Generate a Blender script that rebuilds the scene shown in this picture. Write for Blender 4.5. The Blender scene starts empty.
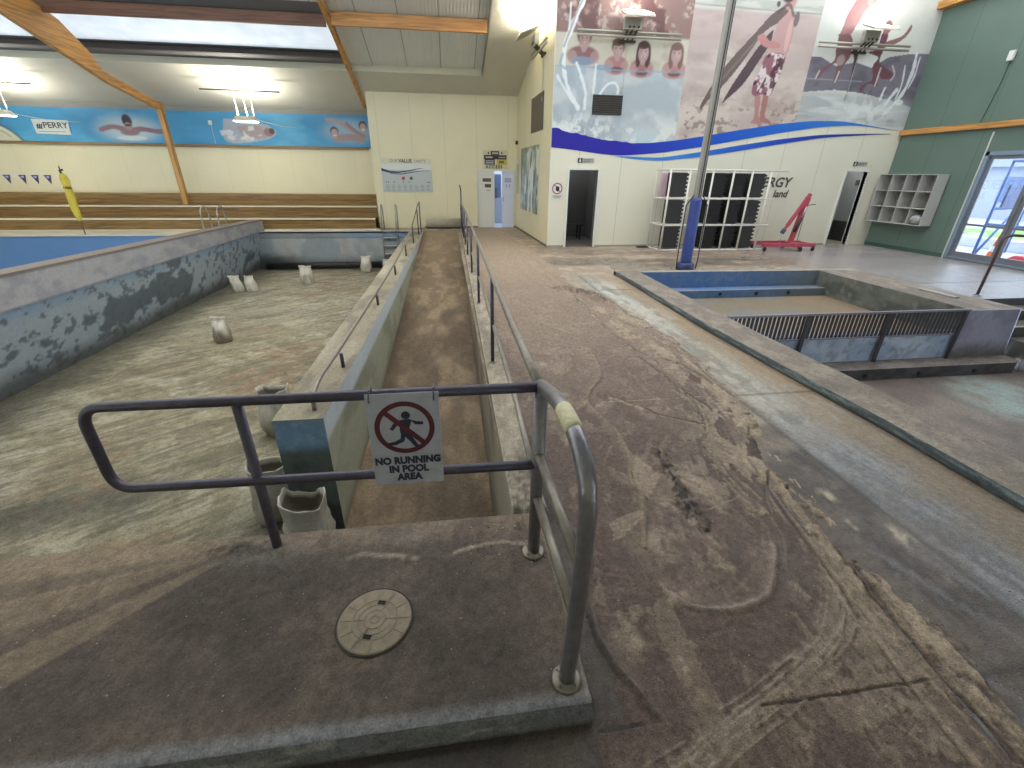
# Drained indoor pool hall after a silt flood - built in metres, +y down the hall, z=0 on the deck
UNSEEN_ROOF_STRIPS = [(-3.1, 4.1), (5.0, 6.0), (7.4, 8.8), (10.4, 11.4), (12.6, 13.3)]
NEAR_ROOF = 4.4
SKY_S = 2.4
LAMP_E = 8.
EXPO = .9
def LIGHTS():
    WARM = (1, .96, .86)
    for x in (-6.42, -13.55):
        area('pendant_glow', (x, 17.8, 3.56), (R(180), 0, 0), .5, .3, 75, WARM)
    for x in (4.62, 11.05):
        area('uplight_glow', (x, 12.4, 5.62), (R(180-30), 0, 0), .7, .5, 9, WARM)
    area('uplight_glow', (2.05, 14.2, 5.45), (R(180), R(20), 0), .5, .7, 60, WARM)
import bpy, bmesh, math, random
import numpy as np
from mathutils import Vector, Matrix, noise as mnoise
R = math.radians
rnd = random.Random(7)
SC = bpy.context.scene
COL = SC.collection

# ---------------------------------------------------------------- materials
def lin(h):
    h = h.lstrip('#')
    out = []
    for i in (0, 2, 4):
        c = int(h[i:i+2], 16) / 255
        out.append(c/12.92 if c <= .04045 else ((c+.055)/1.055)**2.4)
    return tuple(out)

_M = {}
def mat(name, col, rough=.6, metal=0., grain=.08, scale=40., bump=0., bscale=60., spec=.5, emit=0., stretch=None):
    """plain coloured material with a little procedural unevenness"""
    if name in _M: return _M[name]
    m = bpy.data.materials.new(name); m.use_nodes = True
    nt = m.node_tree; N = nt.nodes; L = nt.links
    b = N['Principled BSDF']
    c = lin(col)
    b.inputs['Roughness'].default_value = rough
    b.inputs['Metallic'].default_value = metal
    b.inputs['Specular IOR Level'].default_value = spec
    tc = N.new('ShaderNodeTexCoord')
    src = tc.outputs['Object']
    if stretch:
        mp = N.new('ShaderNodeMapping'); mp.inputs['Scale'].default_value = stretch
        L.new(src, mp.inputs['Vector']); src = mp.outputs['Vector']
    if grain > 0:
        nz = N.new('ShaderNodeTexNoise'); nz.inputs['Scale'].default_value = scale; nz.inputs['Detail'].default_value = 5
        L.new(src, nz.inputs['Vector'])
        mx = N.new('ShaderNodeMix'); mx.data_type = 'RGBA'
        mx.inputs[6].default_value = (*[max(0, v*(1-grain*2.2)) for v in c], 1)
        mx.inputs[7].default_value = (*[min(1, v*(1+grain*2.2)) for v in c], 1)
        L.new(nz.outputs['Fac'], mx.inputs[0]); L.new(mx.outputs[2], b.inputs['Base Color'])
    else:
        b.inputs['Base Color'].default_value = (*c, 1)
    if bump > 0:
        nb = N.new('ShaderNodeTexNoise'); nb.inputs['Scale'].default_value = bscale; nb.inputs['Detail'].default_value = 6
        L.new(src, nb.inputs['Vector'])
        bp = N.new('ShaderNodeBump'); bp.inputs['Strength'].default_value = bump; bp.inputs['Distance'].default_value = .02
        L.new(nb.outputs['Fac'], bp.inputs['Height']); L.new(bp.outputs['Normal'], b.inputs['Normal'])
    if emit > 0:
        b.inputs['Emission Color'].default_value = (*c, 1); b.inputs['Emission Strength'].default_value = emit
    _M[name] = m
    return m

def attr_mat(name, grain=.12, gscale=90., bump=.35, bscale=120., rough_from_alpha=True, spec=.4, bdist=.01):
    """base colour (and roughness in alpha) painted per vertex as dirt, paint and some light; fine grain on top"""
    if name in _M: return _M[name]
    m = bpy.data.materials.new(name); m.use_nodes = True
    nt = m.node_tree; N = nt.nodes; L = nt.links
    b = N['Principled BSDF']; b.inputs['Specular IOR Level'].default_value = spec
    at = N.new('ShaderNodeAttribute'); at.attribute_name = 'Col'
    tc = N.new('ShaderNodeTexCoord')
    nz = N.new('ShaderNodeTexNoise'); nz.inputs['Scale'].default_value = gscale; nz.inputs['Detail'].default_value = 7; nz.inputs['Roughness'].default_value = .7
    L.new(tc.outputs['Object'], nz.inputs['Vector'])
    mr = N.new('ShaderNodeMapRange'); mr.inputs[1].default_value = .33; mr.inputs[2].default_value = .67
    mr.inputs[3].default_value = 1-grain*2; mr.inputs[4].default_value = 1+grain*2
    n2 = N.new('ShaderNodeTexNoise'); n2.inputs['Scale'].default_value = gscale*.22; n2.inputs['Detail'].default_value = 6; n2.inputs['Roughness'].default_value = .75
    L.new(tc.outputs['Object'], n2.inputs['Vector'])
    av = N.new('ShaderNodeMath'); av.operation = 'MULTIPLY_ADD'; av.inputs[1].default_value = .55
    sc2 = N.new('ShaderNodeMath'); sc2.operation = 'MULTIPLY'; sc2.inputs[1].default_value = .45
    L.new(n2.outputs['Fac'], sc2.inputs[0]); L.new(nz.outputs['Fac'], av.inputs[0]); L.new(sc2.outputs[0], av.inputs[2])
    L.new(av.outputs[0], mr.inputs[0])
    mx = N.new('ShaderNodeVectorMath'); mx.operation = 'SCALE'
    L.new(at.outputs['Color'], mx.inputs[0]); L.new(mr.outputs[0], mx.inputs['Scale'])
    L.new(mx.outputs[0], b.inputs['Base Color'])
    if rough_from_alpha: L.new(at.outputs['Alpha'], b.inputs['Roughness'])
    nb = N.new('ShaderNodeTexNoise'); nb.inputs['Scale'].default_value = bscale; nb.inputs['Detail'].default_value = 8; nb.inputs['Roughness'].default_value = .65
    L.new(tc.outputs['Object'], nb.inputs['Vector'])
    bp = N.new('ShaderNodeBump'); bp.inputs['Strength'].default_value = bump; bp.inputs['Distance'].default_value = bdist
    L.new(nb.outputs['Fac'], bp.inputs['Height']); L.new(bp.outputs['Normal'], b.inputs['Normal'])
    _M[name] = m
    return m

def panel_mat(name, col, axis='X', pitch=1.2, dark=.75, rib=0., rough=.5, grain=.04, line=.006, ribpitch=.08):
    """painted sheet wall / lining: thin joints every `pitch` metres, optional fine ribs"""
    if name in _M: return _M[name]
    m = mat(name, col, rough=rough, grain=0)
    nt = m.node_tree; N = nt.nodes; L = nt.links; b = N['Principled BSDF']
    tc = N.new('ShaderNodeTexCoord'); sp = N.new('ShaderNodeSeparateXYZ'); L.new(tc.outputs['Object'], sp.inputs[0])
    md = N.new('ShaderNodeMath'); md.operation = 'PINGPONG'; md.inputs[1].default_value = pitch/2
    L.new(sp.outputs[axis], md.inputs[0])
    lt = N.new('ShaderNodeMath'); lt.operation = 'LESS_THAN'; lt.inputs[1].default_value = line
    L.new(md.outputs[0], lt.inputs[0])
    nz = N.new('ShaderNodeTexNoise'); nz.inputs['Scale'].default_value = 1.3; nz.inputs['Detail'].default_value = 6
    L.new(tc.outputs['Object'], nz.inputs['Vector'])
    c = lin(col)
    m1 = N.new('ShaderNodeMix'); m1.data_type = 'RGBA'
    m1.inputs[6].default_value = (*[v*(1-grain*2) for v in c], 1); m1.inputs[7].default_value = (*[min(1, v*(1+grain*2)) for v in c], 1)
    L.new(nz.outputs['Fac'], m1.inputs[0])
    m2 = N.new('ShaderNodeMix'); m2.data_type = 'RGBA'; m2.inputs[7].default_value = (*[v*dark*.7 for v in c], 1)
    L.new(lt.outputs[0], m2.inputs[0]); L.new(m1.outputs[2], m2.inputs[6]); L.new(m2.outputs[2], b.inputs['Base Color'])
    if rib > 0:
        wv = N.new('ShaderNodeMath'); wv.operation = 'PINGPONG'; wv.inputs[1].default_value = ribpitch/2
        L.new(sp.outputs[axis], wv.inputs[0])
        bp = N.new('ShaderNodeBump'); bp.inputs['Strength'].default_value = rib; bp.inputs['Distance'].default_value = .3
        L.new(wv.outputs[0], bp.inputs['Height']); L.new(bp.outputs['Normal'], b.inputs['Normal'])
    return m

def wood_mat(name, col, axis=0, rough=.55):
    if name in _M: return _M[name]
    m = mat(name, col, rough=rough, grain=0); nt = m.node_tree; N = nt.nodes; L = nt.links; b = N['Principled BSDF']
    tc = N.new('ShaderNodeTexCoord'); mp = N.new('ShaderNodeMapping')
    s = [9, 9, 9]; s[axis] = .5; mp.inputs['Scale'].default_value = s
    L.new(tc.outputs['Object'], mp.inputs['Vector'])
    nz = N.new('ShaderNodeTexNoise'); nz.inputs['Scale'].default_value = 2.2; nz.inputs['Detail'].default_value = 8; nz.inputs['Distortion'].default_value = .6
    L.new(mp.outputs[0], nz.inputs['Vector'])
    cr = N.new('ShaderNodeValToRGB'); c = lin(col)
    cr.color_ramp.elements[0].position = .3; cr.color_ramp.elements[0].color = (*[v*.55 for v in c], 1)
    cr.color_ramp.elements[1].position = .62; cr.color_ramp.elements[1].color = (*[min(1, v*1.2) for v in c], 1)
    L.new(nz.outputs['Fac'], cr.inputs[0]); L.new(cr.outputs[0], b.inputs['Base Color'])
    return m

# ---------------------------------------------------------------- mesh builder
class MB:
    def __init__(self): self.v = []; self.f = []; self.m = []
    def add(self, vs, fs, mi=0):
        o = len(self.v); self.v += [tuple(p) for p in vs]
        self.f += [tuple(i+o for i in f) for f in fs]; self.m += [mi]*len(fs); return self
    def box(self, x0, y0, z0, x1, y1, z1, mi=0):
        vs = [(x, y, z) for z in (z0, z1) for y in (y0, y1) for x in (x0, x1)]
        return self.add(vs, [(0,2,3,1),(4,5,7,6),(0,1,5,4),(2,6,7,3),(0,4,6,2),(1,3,7,5)], mi)
    def bar(self, a, b, w, h, mi=0, up=(0,0,1)):
        a = Vector(a); b = Vector(b); d = (b-a).normalized(); u = Vector(up)
        s = d.cross(u)
        if s.length < 1e-4: s = d.cross(Vector((0,1,0)))
        s.normalize(); u = s.cross(d)
        vs = [p + s*(i*w/2) + u*(j*h/2) for p in (a, b) for j in (-1, 1) for i in (-1, 1)]
        return self.add(vs, [(0,2,3,1),(4,5,7,6),(0,1,5,4),(2,6,7,3),(0,4,6,2),(1,3,7,5)], mi)
    def tube(self, pts, r, n=10, mi=0, caps=True):
        P = [Vector(p) for p in pts]; k = len(P); T = []
        for i in range(k):
            t = (P[min(i+1, k-1)]-P[max(i-1, 0)])
            T.append(t.normalized())
        ref = Vector((0,0,1)) if abs(T[0].z) < .9 else Vector((0,1,0))
        nrm = (ref - T[0]*ref.dot(T[0])).normalized(); vs = []
        for i in range(k):
            nrm = (nrm - T[i]*nrm.dot(T[i]))
            nrm = nrm.normalized() if nrm.length > 1e-6 else T[i].orthogonal().normalized()
            bn = T[i].cross(nrm); rr = r[i] if isinstance(r, (list, tuple)) else r
            for j in range(n):
                a = 2*math.pi*j/n
                vs.append(P[i] + nrm*(rr*math.cos(a)) + bn*(rr*math.sin(a)))
        fs = [(i*n+j, i*n+(j+1) % n, (i+1)*n+(j+1) % n, (i+1)*n+j) for i in range(k-1) for j in range(n)]
        if caps: fs += [tuple(range(n-1, -1, -1)), tuple((k-1)*n+j for j in range(n))]
        return self.add(vs, fs, mi)
    def cyl(self, c, r, z0, z1, n=20, mi=0, r1=None):
        return self.tube([(c[0], c[1], z0), (c[0], c[1], z1)], [r, r1 if r1 is not None else r], n, mi)
    def lathe(self, prof, c=(0,0,0), n=24, mi=0, axis='Z'):
        vs = []
        for (r, h) in prof:
            for j in range(n):
                a = 2*math.pi*j/n; p = (r*math.cos(a), r*math.sin(a), h)
                if axis == 'Y': p = (p[0], p[2], p[1])
                if axis == 'X': p = (p[2], p[0], p[1])
                vs.append((p[0]+c[0], p[1]+c[1], p[2]+c[2]))
        k = len(prof)
        fs = [(i*n+j, i*n+(j+1) % n, (i+1)*n+(j+1) % n, (i+1)*n+j) for i in range(k-1) for j in range(n)]
        return self.add(vs, fs, mi)
    def poly(self, pts, mi=0): return self.add(pts, [tuple(range(len(pts)))], mi)
    def prism(self, pts, d, mi=0):
        """polygon pts (3-D) extruded by vector d"""
        n = len(pts); d = Vector(d); a = [Vector(p) for p in pts]; b = [p+d for p in a]
        fs = [tuple(range(n)), tuple(range(2*n-1, n-1, -1))] + [(i, i+n, (i+1) % n+n, (i+1) % n) for i in range(n)]
        return self.add(a+b, fs, mi)
    def grid(self, fn, us, vs_, mi=0):
        nu, nv = len(us), len(vs_)
        vs = [fn(u, v) for v in vs_ for u in us]
        fs = [(j*nu+i, j*nu+i+1, (j+1)*nu+i+1, (j+1)*nu+i) for j in range(nv-1) for i in range(nu-1)]
        return self.add(vs, fs, mi)
    def build(self, name, mats, parent=None, smooth=False, bevel=0., loc=None, fix=True, seg=2):
        me = bpy.data.meshes.new(name); me.from_pydata(self.v, [], self.f)
        if not isinstance(mats, (list, tuple)): mats = [mats]
        for m in mats: me.materials.append(m)
        if len(mats) > 1: me.polygons.foreach_set('material_index', self.m)
        if fix:
            bm = bmesh.new(); bm.from_mesh(me); bmesh.ops.recalc_face_normals(bm, faces=bm.faces); bm.to_mesh(me); bm.free()
        if smooth: me.polygons.foreach_set('use_smooth', [True]*len(me.polygons))
        o = bpy.data.objects.new(name, me); COL.objects.link(o)
        if parent is not None: o.parent = parent
        if loc: o.location = loc
        if bevel > 0:
            bv = o.modifiers.new('bevel', 'BEVEL'); bv.width = bevel; bv.segments = seg; bv.limit_method = 'ANGLE'; bv.angle_limit = R(40)
            if smooth: pass
        return o

def fillet(pts, r, n=6):
    """round the inner corners of a polyline"""
    P = [Vector(p) for p in pts]; out = [P[0]]
    for i in range(1, len(P)-1):
        a = (P[i-1]-P[i]); b = (P[i+1]-P[i]); la, lb = a.length, b.length
        a.normalize(); b.normalize(); t = min(r, la*.49, lb*.49)
        p0 = P[i]+a*t; p2 = P[i]+b*t
        for k in range(n+1):
            s = k/n; out.append(p0*(1-s)**2 + P[i]*2*s*(1-s) + p2*s*s)
    out.append(P[-1]); return out

def tag(o, label=None, cat=None, group=None, kind=None):
    if label: o['label'] = label
    if cat: o['category'] = cat
    if group: o['group'] = group
    if kind: o['kind'] = kind
    return o
def thing(name, loc, label, cat, group=None, rz=0.):
    o = bpy.data.objects.new(name, None); COL.objects.link(o); o.location = loc; o.rotation_euler = (0, 0, rz)
    o.empty_display_size = .1
    return tag(o, label, cat, group)
def structure(o): o['kind'] = 'structure'; return o
def copy_tree(o, parent=None):
    c = o.copy(); COL.objects.link(c)
    if parent is not None: c.parent = parent
    for ch in [x for x in bpy.data.objects if x.parent == o]: copy_tree(ch, c)
    return c

def text(name, body, size, loc, rot, m, parent=None, align='CENTER', extrude=.001, sx=1., shear=0., spacing=1., bold=0.):
    cu = bpy.data.curves.new(name, 'FONT'); cu.body = body; cu.size = size; cu.align_x = align; cu.align_y = 'CENTER'
    cu.extrude = extrude; cu.shear = shear; cu.space_character = spacing; cu.offset = bold; cu.resolution_u = 3
    t = bpy.data.objects.new(name+'_curve', cu); COL.objects.link(t)
    bpy.context.view_layer.update()
    me = bpy.data.meshes.new_from_object(t.evaluated_get(bpy.context.evaluated_depsgraph_get()))
    bpy.data.objects.remove(t); bpy.data.curves.remove(cu)
    me.name = name; me.materials.clear(); me.materials.append(m)
    me.transform(Matrix.Diagonal((sx, 1, 1, 1)))
    o = bpy.data.objects.new(name, me); COL.objects.link(o); o.location = loc; o.rotation_euler = rot
    if parent is not None: o.parent = parent
    return o

# ---------------------------------------------------------------- numpy noise for dirt and relief
def _h(i, j, s):
    n = (i.astype(np.int64)*374761393 + j.astype(np.int64)*668265263 + s*974634777) & 0xFFFFFFFF
    n = ((n ^ (n >> 13))*1274126177) & 0xFFFFFFFF
    n = (n ^ (n >> 16)) & 0xFFFFFFFF
    return n/4294967295.0
def vn(x, y, s=0):
    i = np.floor(x); j = np.floor(y); u = x-i; v = y-j
    u = u*u*(3-2*u); v = v*v*(3-2*v)
    return (_h(i, j, s)*(1-u)+_h(i+1, j, s)*u)*(1-v) + (_h(i, j+1, s)*(1-u)+_h(i+1, j+1, s)*u)*v
def fbm(x, y, s=0, o=5, g=.5):
    t = 0.; a = 1.; w = 0.
    for k in range(o):
        t = t + a*vn(x*2**k+17.3*k, y*2**k-9.1*k, s+k); w += a; a *= g
    return t/w
def sst(a, b, x):
    t = np.clip((x-a)/(b-a), 0, 1); return t*t*(3-2*t)
def mixc(c, col, f):
    f = np.asarray(f)[..., None]; return c*(1-f)+np.array(col)*f
def smooth_line(pts, n=10):
    P = [np.array(p, float) for p in pts]; P = [2*P[0]-P[1]]+P+[2*P[-1]-P[-2]]; out = []
    for i in range(1, len(P)-2):
        for k in range(n):
            t = k/n
            out.append(.5*((2*P[i])+(P[i+1]-P[i-1])*t+(2*P[i-1]-5*P[i]+4*P[i+1]-P[i+2])*t*t+(3*P[i]-P[i-1]-3*P[i+1]+P[i+2])*t**3))
    out.append(P[-2]); return np.array(out)
def dist_line(X, Y, pts):
    """distance to a polyline and signed side"""
    d = np.full(X.shape, 1e9); side = np.zeros(X.shape)
    for a, b in zip(pts[:-1], pts[1:]):
        e = b-a; l2 = max(e@e, 1e-12)
        t = np.clip(((X-a[0])*e[0]+(Y-a[1])*e[1])/l2, 0, 1)
        dx = X-a[0]-t*e[0]; dy = Y-a[1]-t*e[1]; dd = np.hypot(dx, dy); k = dd < d
        d = np.where(k, dd, d); side = np.where(k, e[0]*dy-e[1]*dx, side)
    return d, np.sign(side)

def surf(name, XYZ, colr, m, smooth=True, drop=None, parent=None):
    """grid XYZ (nv,nu,3) with per-vertex colour (nv,nu,4) as one mesh; cells where drop is true are left out"""
    nv, nu = XYZ.shape[:2]
    idx = np.arange(nv*nu).reshape(nv, nu)
    q = np.stack([idx[:-1, :-1], idx[:-1, 1:], idx[1:, 1:], idx[1:, :-1]], -1).reshape(-1, 4)
    if drop is not None: q = q[~drop.reshape(-1)]
    me = bpy.data.meshes.new(name)
    me.vertices.add(nv*nu); me.vertices.foreach_set('co', XYZ.reshape(-1).astype(np.float32))
    me.loops.add(len(q)*4); me.loops.foreach_set('vertex_index', q.reshape(-1).astype(np.int32))
    me.polygons.add(len(q)); me.polygons.foreach_set('loop_start', np.arange(0, len(q)*4, 4, dtype=np.int32))
    me.polygons.foreach_set('use_smooth', np.full(len(q), smooth))
    me.update(calc_edges=True)
    at = me.color_attributes.new('Col', 'FLOAT_COLOR', 'POINT')
    at.data.foreach_set('color', colr.reshape(-1).astype(np.float32))
    me.materials.append(m)
    bm = bmesh.new(); bm.from_mesh(me)
    loose = [v for v in bm.verts if not v.link_faces]
    bmesh.ops.delete(bm, geom=loose, context='VERTS'); bm.to_mesh(me); bm.free()
    o = bpy.data.objects.new(name, me); COL.objects.link(o)
    if parent is not None: o.parent = parent
    return o
def rgba(c, rough): return np.concatenate([c, np.broadcast_to(np.asarray(rough, float), c.shape[:2])[..., None]], -1)

# ================================================================ THE SETTING
G_CONC = attr_mat('silty concrete', grain=.30, gscale=110, bump=.6, bscale=90)
G_FINE = attr_mat('stained render', grain=.08, gscale=25, bump=.2, bscale=45)
A = lambda h: np.array(lin(h))
SILT_D, SILT_M, SILT_L = A('#705f52'), A('#8a7767'), A('#ab9a84')
CONC_G, CONC_T, CONC_P = A('#8e8d85'), A('#97836a'), A('#aaa99f')

# ---- deck
bound = smooth_line([(2.2,18.3),(2.3,13),(2.34,10.66),(2.40,8.64),(2.47,7.63),(2.63,7.12),(2.75,6.00),(2.78,4.85),(2.67,3.67),(2.59,3.09),(2.44,2.69),(2.27,2.20),(2.16,1.61),(2.16,1.29),(2.18,0.99),(2.15,0.73),(2.1,-1),(2.1,-3)], 6)
def floor_colour(X, Y):
    n1 = fbm(X*1.3, Y*1.3, 3); n2 = fbm(X*5, Y*5, 11); n3 = fbm(X*16, Y*9, 23); ns = fbm(X*9, Y*1.6, 31)
    c = np.zeros(X.shape+(3,)) + CONC_G
    c = mixc(c, CONC_P, sst(.45, .7, ns)*.7)
    c = mixc(c, CONC_T, sst(2.75, 3.25, X+.35*(n2-.5)) * sst(10.2, 8.6, Y) * (X < 3.6) * (.5+.5*sst(1.5, 4, Y)))
    c = mixc(c, A('#6d675f'), sst(.52, .72, n2)*.45)
    nearw = sst(3.6, 1.6, Y+.6*(n1-.5)); c = mixc(c, A('#63605d'), nearw*sst(3.3, 2.6, X+.3*(n2-.5))*.75)
    st1 = fbm(X*26+Y*2, Y*1.3, 37, 4); c = mixc(c, A('#4f4a48'), sst(.52, .62, st1)*nearw*.7*sst(3.1, 2.7, X)); c = mixc(c, A('#9b9a97'), sst(.42, .34, st1)*.55*sst(9, 7, Y)*sst(2.2, 2.5, X))
    pw = np.exp(-((X-2.88-.25*(n1-.5))/.24)**2)*sst(8.8, 7.8, Y)*sst(2.2, 3.6, Y)*sst(.36, .52, n2*.4+ns*.6); c = mixc(c, A('#c2c3bc'), pw*.85)
    c = mixc(c, A('#b3a890'), (np.exp(-(((X-2.63)/.07)**2+((Y-1.75)/.12)**2))+np.exp(-(((X-2.7)/.04)**2+((Y-1.45)/.09)**2))+np.exp(-(((X-2.5)/.04)**2+((Y-2.1)/.07)**2)))*sst(.4, .55, n3)*.9)
    # silt film left from the mud edge across the deck
    d, s = dist_line(X, Y, bound)
    left = (X < np.interp(Y, bound[::-1, 1], bound[::-1, 0]))
    film = np.where(left, 1., np.exp(-d/(.10+.30*n1)))
    silt = np.zeros_like(c)+SILT_M
    silt = mixc(silt, SILT_L, sst(.48, .66, n1*.5+n2*.5)); silt = mixc(silt, SILT_D, sst(.5, .75, n3)*.6)
    film = film*sst(.3, .5, n3*.6+n2*.4+.6*left); c = c*(1-film[..., None]*.85)+silt*(film[..., None]*.85)
    nr = sst(3.3, 2.3, Y+.5*(n2-.5)); lf = sst(2.66, 2.63, X)
    st2 = fbm(X*30+Y*6, Y*1.6-X*.5, 71, 5)
    dk = np.zeros_like(c)+A('#57504c'); dk = mixc(dk, A('#4a4442'), sst(.48, .6, st2)); dk = mixc(dk, A('#77777e'), sst(.55, .68, fbm(X*14+Y*5, Y*1.1, 73))*sst(1.9, 1.2, Y)*.9); dk = mixc(dk, A('#6b5c52'), sst(.5, .62, n2)*.5)
    c = c*(1-(nr*lf)[..., None]*.92)+dk*(nr*lf)[..., None]*.92
    rt_ = np.zeros_like(c)+A('#77767a'); rt_ = mixc(rt_, A('#8f9094'), sst(.45, .62, st2)); rt_ = mixc(rt_, A('#6a645f'), sst(.5, .64, n2*.5+n1*.5)*.7); rt_ = mixc(rt_, A('#85745f'), sst(2.95, 3.3, X+.3*(n2-.5))*.85)
    g_ = nr*(1-lf)*.85; c = c*(1-g_[..., None])+rt_*g_[..., None]
    c = mixc(c, A('#b3a890'), (np.exp(-(((X-2.56)/.05)**2+((Y-1.62)/.10)**2)**2)+np.exp(-(((X-2.5)/.03)**2+((Y-1.38)/.07)**2)**2)+np.exp(-(((X-2.40)/.05)**2+((Y-2.02)/.06)**2)**2)+np.exp(-(((X-2.36)/.03)**2+((Y-1.75)/.06)**2)**2))*sst(.36, .46, n3)*.95)
    # beyond the small pool: bands of dried and wet silt swept toward the doors
    far = sst(8.4, 9.6, Y+.5*(n1-.5))
    band = fbm(X*.45, Y*2.3, 47)
    fc = np.zeros_like(c)+A('#9d8c7a')
    fc = mixc(fc, A('#857467'), sst(.46, .62, band*.7+n2*.3)*.9); fc = mixc(fc, A('#b5a48f'), sst(.52, .66, fbm(X*.6, Y*3.1, 53)*.7+n2*.3)*.7)
    fc = mixc(fc, A('#6b635a'), sst(.0, .5, 1-np.abs(Y-10.5-.5*(n1-.5)-.15*np.sin(X*.7))/.75)*sst(2.1, 2.5, X+.2*(n2-.5))*sst(9.5, 7.5, X)*sst(.25, .5, n2)*.85)
    fc = mixc(fc, A('#7b6455'), sst(.52, .66, fbm(X*.5, Y*1.6, 61))*sst(8.2, 9.5, X)*.7)
    wet = sst(.42, .68, fbm(X*.7+3, Y*1.2, 59))*sst(12.4, 11.2, Y)*sst(2., 3.4, X)
    fc = mixc(fc, A('#7d756a'), wet*.45)
    c = c*(1-far[..., None])+fc*far[..., None]
    c = mixc(c, A('#a6a3a8'), sst(8.0, 9.6, X+.8*(n1-.5))*.6)  # lavender window glare mixed into the floor colour toward the right
    rgh = .62-.25*sst(.45, .65, n2)*(1-film*.5) - far*.2*wet
    rgh = rgh-.42*sst(7.2, 9.0, X+1.4*(n1-.5))
    # saw-cut joints
    j = np.minimum.reduce([np.abs(Y-k) for k in (.885, 3.46, 7.75)] + [np.where(Y < 9, np.abs(X-2.65), 9.)])
    c = c*(1-.55*np.exp(-(j/.02)**2))[..., None]
    return rgba(np.clip(c, 0, 1), np.clip(rgh, .2, .9))
xs = np.concatenate([np.arange(.3, 3.45, .03), np.arange(3.45, 13.21, .05)])
xs = np.append(xs[xs < 13.19], 13.2)
ys = np.concatenate([np.arange(-3, .4, .1), np.arange(.4, 4, .03), np.arange(4, 18.3, .05), [18.32]])
X, Y = np.meshgrid(xs, ys)
Z = np.zeros_like(X)
Xc = (X[:-1, :-1]+X[1:, 1:])/2; Yc = (Y[:-1, :-1]+Y[1:, 1:])/2
drop = ((Xc > 3.55) & (Xc < 9.0) & (Yc < 8.95)) | ((Xc >= 9.0) & (Xc < 10.4) & (Yc < 6.5))
structure(surf('floor', np.stack([X, Y, Z], -1), floor_colour(X, Y), G_CONC, drop=drop))

# deck in front of the raised platform
xs2 = np.append(np.arange(-7, .44, .05), .47); ys2 = np.arange(-3, 1.0, .05); X2, Y2 = np.meshgrid(xs2, ys2)
n = fbm(X2*4, Y2*4, 5); c2 = mixc(np.zeros(X2.shape+(3,))+A('#574d46'), A('#46403c'), sst(.4, .65, n))
structure(surf('floor_front', np.stack([X2, Y2, X2*0+.0015], -1), rgba(c2, .6), G_CONC))

# ---- mud: a thin swept layer whose ragged edge runs into the bare concrete
R1=[(0.62,1.95),(0.70,1.66),(0.60,1.46),(0.58,1.28),(0.62,1.11),(0.66,1.02),(0.71,0.91)]
R2=[(1.57,5.20),(1.59,4.52),(1.50,4.05),(1.23,3.59),(1.21,3.32),(1.28,2.95),(1.26,2.60),(1.16,2.31),(1.17,2.14),(1.01,1.73)]
R3=[(1.01,1.42),(1.10,1.33),(1.27,1.30),(1.44,1.33),(1.54,1.39),(1.68,1.55),(1.74,1.64)]
R4=[(2.25,1.98),(1.95,1.46),(1.68,1.15),(1.49,1.03),(1.21,0.91),(0.95,0.82),(0.79,0.75),(0.59,0.69)]
R4b=[(2.11,1.51),(1.79,1.16),(1.58,1.03),(1.25,0.89),(1.00,0.80),(0.78,0.71)]
R5=[(1.50,1.07),(1.39,1.04),(1.29,1.02)]
R6=[(2.25,2.20),(2.05,1.61),(2.02,1.42),(2.02,1.20),(2.00,0.94),(2.00,0.71),(2.00,0.5)]
R6d=[(2.0,1.96),(1.94,1.69),(1.96,1.45),(1.88,0.97),(1.91,0.74),(1.92,0.5)]
R6s=[(2.38,2.3),(2.18,1.59),(2.16,1.29),(2.11,0.95)]
R7=[(2.11,7.66),(2.09,5.49),(2.17,4.68),(2.50,4.21),(2.58,3.50),(2.55,3.16),(2.40,2.75),(2.25,2.44)]
R7b=[(2.04,5.07),(2.15,4.26),(2.20,3.55),(2.30,3.12)]
R7c=[(1.58,3.41),(1.81,3.18),(2.06,2.91),(2.15,2.40),(2.06,2.12),(1.93,1.76)]
R8=[(1.50,2.62),(1.47,2.41),(1.45,2.20),(1.42,2.00),(1.43,1.82)]
R8b=[(2.0,7.89),(2.2,7.72),(2.4,7.48),(2.5,7.05)]
yv = [-1.2]
while yv[-1] < 17.9:
    y = yv[-1]; yv.append(y + (.06 if y < .45 else .0062*(.55+.42*max(y, .45))))
MX0, MDX = .455, .0098
xm = np.arange(MX0, 3.05, MDX); XM, YM = np.meshgrid(xm, np.array(yv))
n1 = fbm(XM*1.7, YM*1.2, 101); n2 = fbm(XM*6, YM*4, 103); n3 = fbm(XM*24, YM*15, 107, 4); n4 = fbm(XM*60, YM*45, 108, 3)
db, _ = dist_line(XM, YM, bound)
inside = XM < np.interp(YM, bound[::-1, 1], bound[::-1, 0])
sd = np.where(inside, db, -db)
edge = sd + (n2-.5)*.36 + (n1-.5)*.30 + (n3-.5)*.10
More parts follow.
